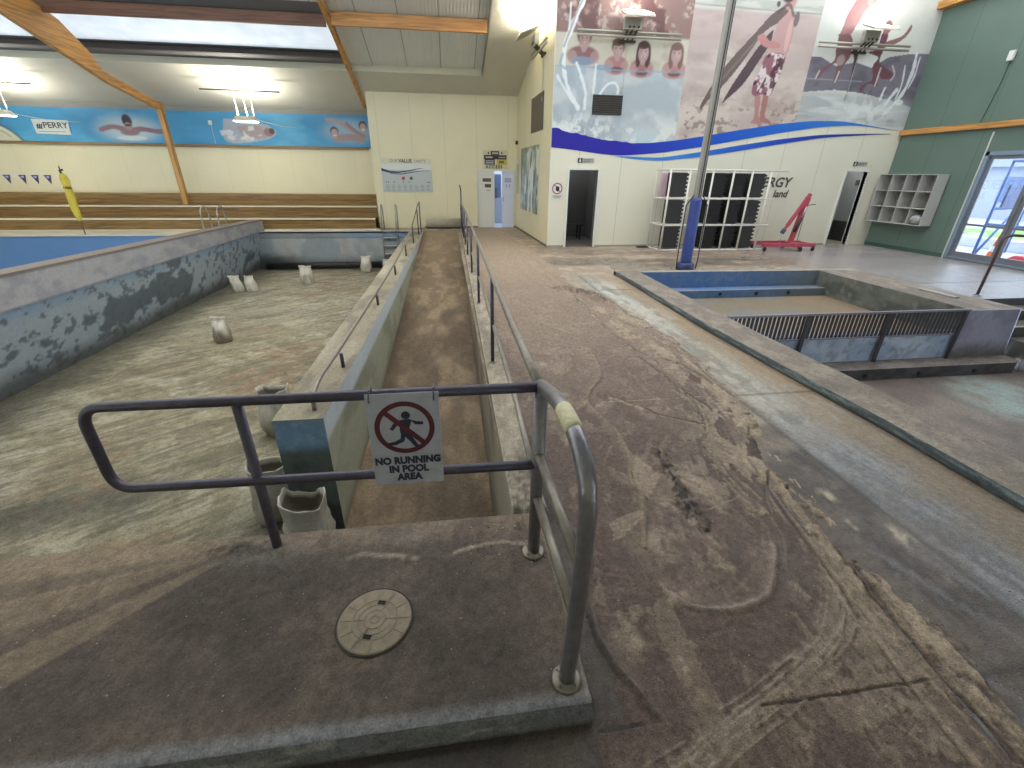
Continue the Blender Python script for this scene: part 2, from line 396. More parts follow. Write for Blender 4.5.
# flow coordinates: streaks run along the swept edge, and round the broom arc near the platform
nsE = fbm(sd*11+n1*2, YM*1.15, 109, 5); nsF = fbm(sd*34+n2*3, YM*2.3, 111, 4)
rad = np.hypot(XM-.95, (YM-2.0)*1.15); th = np.arctan2(YM-2.0, XM-.95)
nsA = fbm(rad*13+n1*1.5, th*1.6, 113, 5); nsB = fbm(rad*42+n2*2, th*2.6, 115, 4)
wA = sst(2.3, 1.5, YM)*sst(.15, .4, rad)*sst(1.25, .95, rad)
ns = nsE*(1-wA)+nsA*wA; nf = nsF*(1-wA)+nsB*wA
calm = np.maximum(np.maximum(sst(.95, .35, sd+.25*(n1-.5)), wA*.55), .28); ns = .5+(ns-.5)*calm; nf = .5+(nf-.5)*calm; cal2 = .45+.55*calm
H = .015*sst(-.02, .14, edge) - .009
H = H + .012*(n1-.5)*sst(.0, .4, edge) + .016*(ns-.5)*sst(0, .2, edge) + .006*(nf-.5) + .005*(n3-.5) + .003*(n4-.5)
cm = np.zeros(XM.shape+(3,))+A('#64534b')
cm = mixc(cm, A('#75655c'), sst(.46, .64, n1*.5+n2*.5)*.8)
cm = mixc(cm, A('#5d5049'), sst(.50, .64, ns)*.75*sst(7, 1.5, YM)); cm = mixc(cm, A('#84746a'), sst(.46, .34, ns)*.45)
cm = mixc(cm, A('#544840'), sst(.54, .66, nf)*.45); cm = mixc(cm, A('#948577'), sst(.42, .32, nf)*.3)
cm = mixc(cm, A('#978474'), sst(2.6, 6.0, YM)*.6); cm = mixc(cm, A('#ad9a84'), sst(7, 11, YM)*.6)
rg = .64-.14*sst(.5, .7, ns)
LIGHT, DARK, SAND, WET = A('#94867a'), A('#3b302b'), A('#a4937f'), A('#4c413b')
# broken crusts: lighter dried patches with crisp torn edges and dark cracks beside them
for (sx, sy, sdv, lo, zone, amt, hh) in ((5.2, 1.3, 121, .575, sst(-.12, .02, edge)*sst(.75, .25, sd+.3*(n1-.5))*sst(9.5, 7, YM)*(.35+.65*sst(1.5, 2.6, YM)), .85, .008), (2.6, 1.6, 123, .66, sst(.2, .5, sd)*sst(8.5, 5, YM), .5, .004), (9., 3.2, 125, .63, sst(.0, .2, sd)*sst(6, 3.5, YM), .5, .004), (3.5, 2.2, 127, .60, sst(.35, .7, sd)*sst(2.2, 3.2, YM)*sst(9, 6, YM), .35, .003)):
    T = fbm(sd*sx+n1*2.4+(n3-.5)*.5, YM*sy+XM*.4+(n2-.5)*.6, sdv, 6)
    zone = zone*cal2; m_ = sst(lo-.004, lo+.02, T)*zone
    cm = mixc(cm, SAND, m_*amt*(.55+.6*(n3))); H = H+hh*m_
    cr_ = np.exp(-((T-lo+.012)/.009)**2)*zone; cm = mixc(cm, DARK, cr_*.75*amt); H = H-hh*.6*cr_
jn = .62*fbm(sd*30+n2, YM*2.2, 141, 4)+.38*n3
def stroke(pts, w, h, col, f, jag=.5, seed=1, side=0., brk=0., crisp=False):
    global H, cm
    L = smooth_line(pts, 8); d, s = dist_line(XM, YM, L)
    ww = w*(.45+1.1*fbm(XM*6, YM*5, seed)); ww = ww*(1+jag*((jn-.5)*3.2+(n4-.5)*1.)); ww = np.maximum(ww, .001)
    g = sst(ww*1.2, ww*.75, d) if crisp else np.exp(-(d/ww)**2)
    if brk: g = g*sst(brk-.06, brk+.06, fbm(XM*3.5, YM*3.5, seed+7, 4)+.25*(n3-.5))
    H = H + h*g*(.7+.6*n3)
    if side:
        g2 = np.exp(-(d/(ww*4))**2)*(s*side > 0); H = H + h*.35*g2; cm = mixc(cm, col, g2*f*.45)
        g3 = np.exp(-((d-ww*1.3)/(ww*.7))**2)*(s*side < 0); cm = mixc(cm, A('#4d423b'), g3*f*.5)
    cm = mixc(cm, col, np.clip(g*f, 0, 1))
stroke(R1, .010, .018, A('#6d625a'), .95, .2, 201, 1)
stroke(R2, .013, .014, A('#93836f'), .85, .3, 202, -1)
stroke(R3, .014, .012, LIGHT, .9, .4, 203, 1)
for k, p in enumerate((R4, R4b)):
    for q in (-.055, -.03, -.008, .012, .035):
        stroke([(x+q*.5, y-q) for x, y in p], .006, .006, LIGHT, .7, .7, 204+k*5+int(q*100), 0, .45)
    stroke(p, .05, .002, A('#8e7f6e'), .55, .9, 215+k)
stroke(R5, .014, .007, LIGHT, .7, .6, 221)
for q in (-.10, -.06, -.03, 0, .03, .06): stroke([(x+q, y) for x, y in R6], .008, .008, A('#a3937c'), .8, .9, 230+int(q*100), 0, .42)
S1=[(2.52,3.0),(2.42,2.62),(2.36,2.30),(2.25,1.75),(2.19,1.35),(2.15,1.05),(2.12,.8)]
D1=[(2.30,2.45),(2.19,2.00),(2.08,1.41),(1.99,1.06),(1.93,0.6)]
D2=[(2.12,1.70),(2.04,1.40),(2.00,1.16),(1.975,0.93),(1.955,0.5)]
C1=[(2.73,4.9),(2.71,4.68),(2.65,4.19),(2.63,3.87),(2.60,3.57),(2.63,3.36),(2.59,3.12)]; C2=[(2.58,3.03),(2.54,2.88),(2.44,2.72),(2.35,2.65)]
C3=[(2.30,2.52),(2.18,2.30),(2.01,2.08),(1.92,1.90)]; C4=[(2.26,2.44),(2.24,2.25),(2.26,2.08),(2.25,1.85)]; C5=[(1.50,3.52),(1.58,3.41),(1.68,3.30),(1.77,3.16),(1.95,3.05),(2.11,2.94)]
L3=[(2.21,3.32),(2.01,2.74),(1.92,2.36),(1.93,2.03)]
stroke([(x-.03, y) for x, y in S1], .046, .006, SAND, .9, 1.25, 250, 0, .34, True); stroke([(x-.13, y) for x, y in S1], .03, .004, A('#8f7f6c'), .7, 1.2, 251, 0, .42, True); stroke([(x-.19, y) for x, y in S1[1:]], .02, .004, SAND, .7, 1.3, 252, 0, .44, True)
stroke([(2.62,4.1),(2.52,3.6),(2.47,3.2),(2.40,2.85)], .10, .006, SAND, .85, 1.3, 253, 0, .40, True)
stroke([(2.50,5.2),(2.45,4.6),(2.40,4.2)], .09, .006, SAND, .75, 1.4, 254, 0, .44, True); stroke([(2.3,6.6),(2.3,5.8),(2.25,5.2)], .08, .006, A('#a8957f'), .7, 1.4, 255, 0, .44, True)
for q in (.03, -.03, -.055, -.15, -.20): stroke([(x+q, y) for x, y in D1], .008, .005, A('#a08f7a'), .75, 1., 290+int(q*100), 0, .40)
stroke(D1, .009, -.012, DARK, .95, .8, 241, 0, .3); stroke(D2, .008, -.010, DARK, .9, .8, 242, 0, .3); stroke([(x-.17, y) for x, y in D1], .007, -.008, DARK, .7, .8, 243, 0, .4)
stroke([(x-.02, y+.03) for x, y in D1], .03, -.003, A('#52453e'), .6, 1.1, 244, 0, .4)
for pts, sd_, w_k in ((C1, 261, .014), (C2, 262, .016), (C3, 263, .010), (C4, 264, .014), (C5, 265, .010)):
    stroke(pts, w_k, -.014, A('#2f2622'), .95, .7, sd_)
    stroke([(x-.05, y) for x, y in pts], .03, .010, SAND, .7, 1.2, sd_+20, 0, .44, True)
stroke(L3, .008, .008, A('#a3927d'), .8, .8, 271, 0, .35); stroke([(x-.03, y) for x, y in L3], .008, -.008, DARK, .7, .8, 272, 0, .38)
stroke(R7, .03, -.010, A('#4d3f37'), .8, 1.3, 260, 0, .46); stroke(R7b, .02, -.010, DARK, .7, 1.2, 266, 0, .46)
stroke([(1.50,1.96),(1.65,2.01),(1.81,2.07)], .008, .006, LIGHT, .8, .6, 273); stroke([(1.45,2.09),(1.41,1.95),(1.37,1.79)], .018, .002, A('#6f6d70'), .8, .6, 274)
def wedge(pts, col, f, sd_):
    global cm
    P = Paint2(pts); g = P*sst(.34, .5, n2*.5+n3*.5+.12); cm = mixc(cm, col, g*f)
def Paint2(pts):
    m = np.zeros(XM.shape, bool); n = len(pts)
    wx = XM+.05*(n2-.5)+.03*(n3-.5); wy = YM+.08*(n2-.5)
    for i in range(n):
        (xa, ya_), (xb, yb_) = pts[i], pts[(i+1) % n]
        if ya_ != yb_: m ^= ((ya_ > wy) != (yb_ > wy)) & (wx < (xb-xa)*(wy-ya_)/(yb_-ya_)+xa)
    return m.astype(float)
wedge([(1.29,2.66),(1.40,2.36),(1.21,2.14),(1.18,2.33)], SAND, .65, 1); wedge([(.89,1.95),(1.14,2.03),(1.08,1.93),(.85,1.79)], SAND, .5, 2)
wedge([(2.48,4.0),(2.52,3.85),(2.44,3.7),(2.38,3.85)], A('#5a4238'), .9, 3); wedge([(2.30,2.75),(2.36,2.6),(2.27,2.4),(2.15,2.5)], A('#4a3a33'), .85, 4)
lump = np.exp(-(dist_line(XM, YM, smooth_line(R8, 6))[0]/.065)**2)*sst(.50, .56, fbm(XM*48, YM*26, 301, 4))
H = H+.020*lump; cm = mixc(cm, A('#38302c'), lump*.9)
lump = np.exp(-(dist_line(XM, YM, smooth_line(R8b, 6))[0]/.15)**2)*sst(.44, .56, fbm(XM*9, YM*6, 303)+.3*(n3-.5))
H = H+.06*lump; cm = mixc(cm, A('#63544a'), lump*.8)
for (px, py, rx_, ry_, an) in ((1.43,1.56,.07,.20,.1),(.91,1.03,.018,.09,.05),(1.14,1.75,.11,.13,0),(1.32,1.95,.09,.2,.2),(.78,1.2,.12,.08,0),(1.05,1.42,.08,.06,.4),(.95,4.4,.05,.06,0),(.85,2.9,.05,.07,0),(1.6,2.2,.08,.25,.3),(1.3,3.4,.05,.035,0),(2.42,2.05,.05,.10,0),(2.5,1.75,.04,.09,.5),(2.56,1.45,.04,.06,.5),(.8,3.9,.05,.05,0),(1.0,3.65,.06,.05,0)):
    u = (XM-px)*math.cos(an)+(YM-py)*math.sin(an); v = -(XM-px)*math.sin(an)+(YM-py)*math.cos(an)
    g = np.exp(-((u/rx_)**2+(v/ry_)**2)**1.5)*sst(.40, .56, n2*.6+.4*n3)
    cm = mixc(cm, SAND, g*.75); H = H+.003*g
for k in (.885, 3.46, 7.75):
    g = np.exp(-((YM-k)/.005)**2)*(XM > .46)*sst(2.4, 2.2, XM)*sst(.38, .5, fbm(XM*4, YM*0+k, 401)); H = H-.010*g; cm = mixc(cm, DARK if k < 3 else A('#b7a68d'), g*.8)
eg = np.exp(-((edge-.035)/.022)**2)*sst(.35, .5, fbm(XM*5, YM*5, 131)); cm = mixc(cm, DARK, eg*.8*sst(10, 8, YM))
grv = sst(.66, .52, XM+.1*(n2-.5))*sst(3.2, 2.6, YM)*sst(.8, 1.0, YM); cm = mixc(cm, A('#4d4a48'), grv*.8); H = H-.006*grv+.008*grv*(n4-.5)
cm = cm*(1+.34*(n3-.5)+.34*(n4-.5))[..., None]
XYM = np.stack([XM, YM, H], -1)
Hc = np.maximum.reduce([H[:-1, :-1], H[1:, :-1], H[:-1, 1:], H[1:, 1:]])
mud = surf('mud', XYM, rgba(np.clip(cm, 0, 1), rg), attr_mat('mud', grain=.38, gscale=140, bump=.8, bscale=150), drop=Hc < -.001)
tag(mud, 'brown silty mud swept into ridges over the deck beside the ramp railing', 'mud', kind='stuff')
# grit and crumbs of dry silt on mud and platform
g = MB(); rr = np.random.RandomState(3)
def crumb(x, y, z, s):
    vs = [(x+s*a*rr.uniform(.6, 1.3), y+s*b*rr.uniform(.6, 1.3), z+s*c*rr.uniform(.5, 1.)) for a, b, c in ((1,0,.2),(-1,0,.2),(0,1,.2),(0,-1,.2),(0,0,1),(0,0,-.5))]
    g.add(vs, [(0,2,4),(2,1,4),(1,3,4),(3,0,4),(2,0,5),(1,2,5),(3,1,5),(0,3,5)], int(rr.rand() > .82))
for k in range(900):
    y = .55+rr.rand()**2*4.2; x = rr.uniform(.6, 2.35)
    i = int(np.searchsorted(yv, y)); j = int((x-MX0)/MDX); crumb(x, y, max(H[min(i, len(yv)-1), j], 0)+.001, rr.uniform(.0015, .0050)*(1+.2*y))
for k in range(260): crumb(rr.uniform(2.4, 3.3), rr.uniform(.6, 4), .001, rr.uniform(.002, .006))
for k in range(650): crumb(rr.uniform(-2.2, .42), rr.uniform(1.02, 1.93), .103, rr.uniform(.0015, .0045))
for k in range(120): crumb(rr.uniform(.0, .42), rr.uniform(1.6, 1.95), .103, rr.uniform(.003, .008))
gr = g.build('grit', [mat('grit brown', '#75665b', .8), mat('grit pale', '#a39d92', .8)], fix=False)
tag(gr, 'loose crumbs of dried silt scattered over the deck and the platform', 'grit', kind='stuff')

# ---- raised platform in the foreground (concrete slab with worn front edge)
xs3 = np.concatenate([np.arange(-6.5, -2.4, .08), np.arange(-2.4, .452, .014)]); xs3 = np.append(xs3, .458)
ys3 = np.arange(.933, 1.99, .014)
X3, Y3 = np.meshgrid(xs3, ys3)
n1 = fbm(X3*2.2, Y3*2.2, 501); n2 = fbm(X3*9, Y3*9, 503); n3 = fbm(X3*40, Y3*40, 507, 4)
cp = mixc(np.zeros(X3.shape+(3,))+A('#655a51'), A('#564d46'), sst(.42, .62, n1)); cp = mixc(cp, A('#857565'), sst(1.78, 1.92, Y3+.12*(n2-.5))*.75)
cp = mixc(cp, A('#4f4743'), sst(.52, .68, n2)*.5)
# fan of shade streaks at the left, painted into the slab colour
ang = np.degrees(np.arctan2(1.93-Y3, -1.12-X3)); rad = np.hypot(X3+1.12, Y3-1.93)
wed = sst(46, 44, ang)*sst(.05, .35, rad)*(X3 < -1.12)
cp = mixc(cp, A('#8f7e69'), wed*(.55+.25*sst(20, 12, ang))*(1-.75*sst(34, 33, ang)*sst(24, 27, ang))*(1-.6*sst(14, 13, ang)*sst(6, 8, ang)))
cr = np.exp(-((Y3-1.74-.03*np.sin(X3*9)-.05*(n2-.5))/.012)**2)*sst(-.75, -.4, X3)*sst(.4, .55, n2); cp = mixc(cp, A('#a59787'), cr*.8)
deb = np.exp(-(((X3+1.18)/.17)**2+((Y3-1.9)/.05)**2)); clump = deb*sst(.4, .58, fbm(X3*35, Y3*35, 511)); cp = mixc(cp, A('#3b342e'), clump*.9)
cp = mixc(cp, A('#7d7a78'), np.exp(-(((X3+1.0)/.2)**2+((Y3-1.83)/.07)**2))*.4+np.exp(-(((X3+.28)/.14)**2+((Y3-1.88)/.05)**2))*.4)
wear = sst(1.01, .95, Y3+.03*(n2-.5)); cp = mixc(cp, A('#8b8c91'), wear*.8); cp = mixc(cp, A('#9d978c'), sst(.435, .45, X3+.012*(n2-.5))*.8)
n4 = fbm(X3*75, Y3*75, 509, 3); cp = cp*(1+.45*(n3-.5)+.35*(n4-.5))[..., None]
Z3 = .1+.006*(n1-.5)+.004*(n3-.5)+.02*clump+.004*cr
Z3 = Z3 - .012*sst(.962, .933, Y3) - .012*sst(.445, .459, X3)
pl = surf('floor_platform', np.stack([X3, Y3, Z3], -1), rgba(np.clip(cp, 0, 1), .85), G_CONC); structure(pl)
# worn front and right faces
def face_patch(name, P, colf, m, nu, nv, rough=.7):
    """P(u,v) -> (x,y,z) for u,v in 0..1 (arrays)"""
    U, V = np.meshgrid(np.linspace(0, 1, nu), np.linspace(0, 1, nv)); x, y, z = P(U, V)
    x = x+0*U; y = y+0*U; z = z+0*U
    c = colf(x, y, z, U, V)
    return structure(surf(name, np.stack([x, y, z], -1), rgba(np.clip(c, 0, 1), rough), m))
def fc(x, y, z, U, V):
    n = fbm(x*8, z*30+y*8, 521); c = np.zeros(x.shape+(3,))+A('#75777f'); c = mixc(c, A('#9b9c9e'), sst(.5, .66, n)); return mixc(c, A('#4a4544'), sst(.3, .0, V)*.7)
face_patch('trim_platform_front', lambda U, V: (-6.5+6.958*U, .915+.022*V-.008*np.sin(V*3.14)+.005*(fbm(U*150, V*4, 5)-.5), V*.096), fc, G_CONC, 300, 10, .9)
face_patch('trim_platform_side', lambda U, V: (.459, .918+1.07*U, V*.095), fc, G_CONC, 60, 8)

# ---- curb between ramp and deck (same height as the platform)
def cc(x, y, z, U, V):
    n = fbm(x*14, y*6, 531); m_ = fbm(x*3, y*1.1, 533)
    c = np.zeros(x.shape+(3,))+A('#8f8474'); c = mixc(c, A('#a49a88'), sst(.4, .65, n)); c = mixc(c, A('#6c655c'), sst(.55, .7, m_)*.6)
    rub = sst(2.75, 2.4, y+.3*(n-.5)); c = mixc(c, A('#5b5348'), rub*sst(.4, .6, fbm(x*30, y*30, 537))*.9)
    return mixc(c, A('#aaa190'), np.maximum(sst(.06, .0, U), sst(.93, 1, U))*.7)
def cxl(y): return .295+.009*(y-2)
face_patch('trim_ramp_curb', lambda U, V: (cxl(1.98+V*15.2)+U*(.205-.003*V*15), 1.98+V*15.2, np.where(V < .0005, 0., .1+.01*(fbm(U*8, V*90, 541)-.5)+.012*sst(.09, .02, V)*fbm(U*12, V*400, 543))), cc, G_CONC, 16, 420)
face_patch('trim_ramp_curb_side', lambda U, V: (cxl(1.98+U*15.2)+.205-.003*U*15, 1.98+U*15.2, V*.1), lambda x, y, z, U, V: cc(x, y, z, V*0+.5, U), G_CONC, 200, 3)
def rwall(x, y, z, U, V):
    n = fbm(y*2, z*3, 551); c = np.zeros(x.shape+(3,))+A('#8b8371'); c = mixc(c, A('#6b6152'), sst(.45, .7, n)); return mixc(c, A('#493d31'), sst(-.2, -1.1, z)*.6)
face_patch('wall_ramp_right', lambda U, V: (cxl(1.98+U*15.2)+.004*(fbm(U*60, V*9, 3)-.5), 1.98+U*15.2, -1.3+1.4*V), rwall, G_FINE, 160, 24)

# ---- ramp
def rz(y): return -1.25+.0905*np.clip(y-3.43, 0, 13.85)
def rampc(x, y, z, U, V):
    n = fbm(x*5, y*2.2, 561); m_ = fbm(x*2, y*.8, 563); n3 = fbm(x*22, y*14, 567)
    c = np.zeros(x.shape+(3,))+A('#74634f'); c = mixc(c, A('#8e7b63'), sst(.42, .64, n)); c = mixc(c, A('#584a3b'), sst(.5, .7, m_)*.7)
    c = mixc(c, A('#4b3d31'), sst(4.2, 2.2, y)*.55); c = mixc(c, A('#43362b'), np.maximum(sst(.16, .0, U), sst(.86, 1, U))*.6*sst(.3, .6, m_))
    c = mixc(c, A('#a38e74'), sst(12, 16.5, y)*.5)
    return c*(1+.3*(n3-.5))[..., None]
def lx(y): return -1.14+.0155*(y-3.4)
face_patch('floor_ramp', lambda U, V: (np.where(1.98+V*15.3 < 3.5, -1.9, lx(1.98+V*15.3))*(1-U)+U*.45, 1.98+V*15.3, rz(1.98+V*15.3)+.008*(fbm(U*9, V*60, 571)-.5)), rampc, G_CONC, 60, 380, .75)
# ramp head landing
def landc(x, y, z, U, V):
    n = fbm(x*4, y*4, 575); return mixc(np.zeros(x.shape+(3,))+A('#a59886'), A('#7f6f60'), sst(.4, .65, n))
face_patch('floor_landing', lambda U, V: (-2.6+U*3.1, 17.1+V*1.25, 0.001), landc, G_CONC, 60, 24)

# ---- ramp wall on the pool side
def rw_top(x, y, z, U, V):
    n = fbm(x*8, y*3, 581); c = np.zeros(x.shape+(3,))+A('#958c76'); c = mixc(c, A('#7d7465'), sst(.45, .66, n)); return mixc(c, A('#aba38f'), sst(.5, .68, fbm(x*3, y, 583))*.6)
def wxl(y): return -1.56+.010*(y-3.5)
face_patch('trim_ramp_wall_top', lambda U, V: (wxl(3.46+V*13.7)*(1-U)+lx(3.46+V*13.7)*U, 3.46+V*13.7, 0.+.004*(fbm(U*6, V*60, 3)-.5)), rw_top, G_CONC, 14, 220)
def rw_face(x, y, z, U, V):
    n = fbm(y*1.4, z*3, 587); c = np.zeros(x.shape+(3,))+A('#a1a38f'); c = mixc(c, A('#8b8d79'), sst(.4, .65, n))
    c = mixc(c, A('#c3cbd3'), sst(-.27, -.2, z+.03*(n-.5))*.95)   # pale blue-white painted band along the top
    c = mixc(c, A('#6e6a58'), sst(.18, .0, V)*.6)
    return c
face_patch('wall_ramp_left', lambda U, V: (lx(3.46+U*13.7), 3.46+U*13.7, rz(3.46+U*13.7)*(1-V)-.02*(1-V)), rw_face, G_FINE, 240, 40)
def rw_end(x, y, z, U, V):
    n = fbm(x*7, z*5, 591); c = np.zeros(x.shape+(3,))+A('#606a69'); c = mixc(c, A('#4d5554'), sst(.4, .7, n))
    b = sst(-.36, -.24, z+.06*(n-.5)); c = mixc(c, A('#7d9fc2'), b*.95); c = mixc(c, A('#9ab0c4'), b*sst(.5, .7, fbm(x*18, z*18, 593))*.6)
    return mixc(c, A('#8b9094'), sst(-.035, -.01, z)*.8)
face_patch('wall_ramp_end', lambda U, V: (-1.56+.42*U, 3.46, -1.3+1.3*V), rw_end, G_FINE, 50, 120)
face_patch('wall_ramp_pool_side', lambda U, V: (wxl(3.46+U*13.7), 3.46+U*13.7, -1.3+1.3*V), lambda x, y, z, U, V: mixc(np.zeros(x.shape+(3,))+A('#6d7f8e'), A('#5d6058'), sst(.4, .6, fbm(y*2, z*3, 595))), G_FINE, 120, 20)

# ---- drained pool
def poolc(x, y, z, U, V):
    a = .62; u = x*math.cos(a)+y*math.sin(a); v = -x*math.sin(a)+y*math.cos(a)
    n1 = fbm(u*.55, v*2.6, 601); n2 = fbm(u*1.6, v*7, 603); n3 = fbm(x*.7, y*.7, 607); n4 = fbm(x*6, y*6, 609); n5 = fbm(u*3, v*22, 611)
    u2 = np.hypot(x+9, (y-1.5)); n6 = fbm(u2*4.5+n3*2, (y-x)*.5, 613); n7 = fbm(x*14, y*11, 615, 4)
    c = np.zeros(x.shape+(3,))+A('#8c8469'); c = mixc(c, A('#aaa28b'), sst(.45, .62, n2*.5+n6*.5)*.75); c = mixc(c, A('#6f6651'), sst(.47, .63, n1*.6+n7*.4)*.7)
    c = mixc(c, A('#80644c'), sst(.49, .6, n3)*sst(.4, .55, n4)*.75*sst(-5.5, -3.5, x))
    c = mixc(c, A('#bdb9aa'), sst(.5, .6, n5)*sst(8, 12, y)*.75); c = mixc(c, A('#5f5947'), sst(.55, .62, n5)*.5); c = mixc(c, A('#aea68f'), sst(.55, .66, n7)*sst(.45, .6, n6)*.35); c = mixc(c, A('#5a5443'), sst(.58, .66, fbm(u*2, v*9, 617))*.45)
    c = mixc(c, A('#4b483d'), sst(1.0, .0, np.abs(y-4.1-.12*(x+4.5))/.5+.9*(n4-.5))*sst(-2.6, -3.6, x)*.75)
    c = mixc(c, A('#565448'), sst(-5.6, -6.6, x+.9*(n3-.5))*.75); c = mixc(c, A('#5a5649'), sst(.2, 0, np.hypot((x+1.9)/5, (y-3.6)/4))*.6)
    c = mixc(c, A('#585247'), sst(16, 17, y+.6*(n3-.5))*.5)
    return c*(1+.25*(n4-.5))[..., None]
def poolz(x, y): 
    a = .62; u = x*math.cos(a)+y*math.sin(a); v = -x*math.sin(a)+y*math.cos(a)
    return -1.27+.03*(fbm(u*1.2, v*5, 605)-.5)+.012*(fbm(u*3, v*22, 611)-.5)
def pf(U, V):
    x = -6.9+U*6.1; y = 1.98+V*15.2; return x, y, poolz(x, y)
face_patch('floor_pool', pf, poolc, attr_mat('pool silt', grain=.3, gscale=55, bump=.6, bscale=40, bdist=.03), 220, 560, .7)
def lwall(x, y, z, U, V):
    n1 = fbm(y*.75, z*1.3, 621, 4); n2 = fbm(y*3.5, z*4.5, 623); n3 = fbm(y*.8+z*.4, z*.3, 627)
    c = np.zeros(x.shape+(3,))+A('#a2adb8'); c = mixc(c, A('#7f9ab8'), sst(-.28, -.05, z+.2*(n2-.5))*.75); c = mixc(c, A('#a8b0b5'), sst(.5, .7, n2)*.5)
    st = sst(.53, .565, n1*.80+n2*.20-.10*np.abs(z+.62)*2); c = mixc(c, A('#535d64'), st*.85); sp_ = sst(.60, .63, fbm(y*7, z*8, 629)); c = mixc(c, A('#5a646b'), sp_*.8)
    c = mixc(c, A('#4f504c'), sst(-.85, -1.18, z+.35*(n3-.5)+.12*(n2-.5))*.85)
    return mixc(c, A('#7a8087'), sst(-.06, -.01, z)*.5)
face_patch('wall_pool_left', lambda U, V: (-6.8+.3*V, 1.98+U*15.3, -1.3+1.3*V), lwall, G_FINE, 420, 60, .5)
def lwall2(x, y, z, U, V):
    n = fbm(y*3, z*6, 631); c = np.zeros(x.shape+(3,))+A('#a6a4a6'); c = mixc(c, A('#95949a'), sst(.4, .65, n)); c = mixc(c, A('#6f675f'), sst(.86, .9, V)*.9)
    return mixc(c, A('#6f747c'), sst(.06, .0, V)*.8)
def bt(y): return .5-.0125*(y-7)
face_patch('wall_pool_left_upper', lambda U, V: (-6.5-.02*V, 1.98+U*15.6, V*bt(1.98+U*15.6)), lwall2, G_FINE, 200, 16)
b = MB(); b.add([(-6.52, 1.98, bt(1.98)), (-6.52, 17.58, bt(17.58)), (-6.95, 17.58, bt(17.58)-.01), (-6.95, 1.98, bt(1.98)-.01), (-6.5,17.58,-.3), (-6.95,17.58,-.3), (-6.95,1.98,-1.5),(-6.95,17.58,-1.5)],
    [(0,1,2,3), (1,4,5,2), (3,2,7,6)])
structure(b.build('wall_pool_left_cap', mat('cap concrete', '#766b62', .8, bump=.3)))
def bwall(x, y, z, U, V):
    n1 = fbm(x*1.1, z*.8, 641); n2 = fbm(x*4, z*4, 643)
    c = np.zeros(x.shape+(3,))+A('#a6a9a8'); c = mixc(c, A('#8e979c'), sst(.42, .6, n1)); c = mixc(c, A('#a09d92'), sst(.5, .66, n2*.5+fbm(x*3, z*.5, 645)*.5)*.7)
    c = mixc(c, A('#6f88a3'), sst(-.22, -.18, z)*sst(-4.6, -3.4, x)*.8); c = mixc(c, A('#7d8084'), sst(-.22, -.18, z)*sst(-3.4, -4.6, x)*.8)
    c = mixc(c, A('#4a4a48'), sst(-.75, -1.15, z+.3*(n1-.5))*.75); c = mixc(c, A('#4c5158'), np.exp(-((z+.21)/.012)**2)*.7)
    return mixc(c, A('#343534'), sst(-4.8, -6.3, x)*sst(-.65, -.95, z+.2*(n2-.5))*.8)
face_patch('wall_pool_back', lambda U, V: (-6.9+U*5.6, 17.12, -1.3+1.3*V), bwall, G_FINE, 220, 50, .55)
b = MB(); b.box(-6.95, 1.8, -1.4, .5, 1.97, -.02); structure(b.build('wall_pool_near', mat('pool blue grey', '#76808a', .7)))
b = MB(); b.box(-6.52, 17.12, -.06, -1.0, 17.3, .015); structure(b.build('trim_pool_coping', mat('coping pale', '#b6bbbd', .6, bump=.2), bevel=.01))

# ---- lap pool beyond the bulkhead (empty, blue painted)
b = MB(); b.box(-22, 16.55, -2.2, -6.95, 16.75, -.02); structure(b.build('wall_lap_pool', mat('pool blue', '#54779f', .5, grain=.05, scale=2)))
b = MB(); b.box(-22, 0, -2.3, -6.95, 16.6, -2.2); structure(b.build('floor_lap_pool', mat('pool blue floor', '#5b7ea6', .5, grain=.05, scale=2)))
b = MB(); b.box(-22, 16.5, -.04, -6.6, 17.75, 0); b.box(-16.2, 17.7, -.05, -2.45, 19.8, -.004); structure(b.build('floor_far_deck', mat('deck pale', '#bbb5a4', .7, grain=.06, scale=4)))
b = MB(); b.box(-7, 17.3, -.04, -2.5, 18.3, 0); structure(b.build('floor_pool_end', mat('deck pale', '#bbb5a4', .7)))

# ---- walls
CREAM = '#ded6b6'
pm_x = panel_mat('cream panels x', CREAM, 'X', 1.16, line=.006, dark=1.1, grain=.03)
pm_y = panel_mat('cream panels y', CREAM, 'Y', 1.2, line=.006, grain=.03)
pm_m = panel_mat('mural wall panels', '#dedbc9', 'X', 1.2, line=.005, grain=.025)
pm_g = panel_mat('green wall panels', '#62766c', 'Y', 1.2, line=.005, grain=.08)
def wall_y(name, y, x0, x1, z1, holes, m, t=.12):
    """wall in the x-z plane with door holes (x0,x1,z1)"""
    b = MB(); x = x0
    for (a, c, h) in sorted(holes):
        b.box(x, y, 0, a, y+t, z1); b.box(a, y, h, c, y+t, z1); x = c
    b.box(x, y, 0, x1, y+t, z1)
    return structure(b.build(name, m))
wall_y('wall_back', 18.3, -2.6, 2.75, 4.55, [(1.17, 2.53, 2.0)], pm_x)
b = MB(); b.box(-2.6, 18.42, 0, -2.48, 19.75, 4.2); structure(b.build('wall_back_end', pm_y))
wall_y('wall_mural', 13.05, 2.8, 13.3, 6.95, [(3.35, 4.16, 2.03), (11.78, 12.48, 2.08)], pm_m)
b = MB(); b.add([(2.65,18.4,0),(2.8,13.05,0),(2.8,13.05,6.95),(2.65,18.4,6.95),(2.8,18.4,0),(2.95,13.1,0),(2.95,13.1,6.95),(2.8,18.4,6.95)], [(0,1,2,3),(7,6,5,4),(3,2,6,7),(0,3,7,4)])
structure(b.build('wall_return', pm_y))
b = MB(); b.box(2.66, 13.0, 0, 2.82, 13.06, 6.95); 
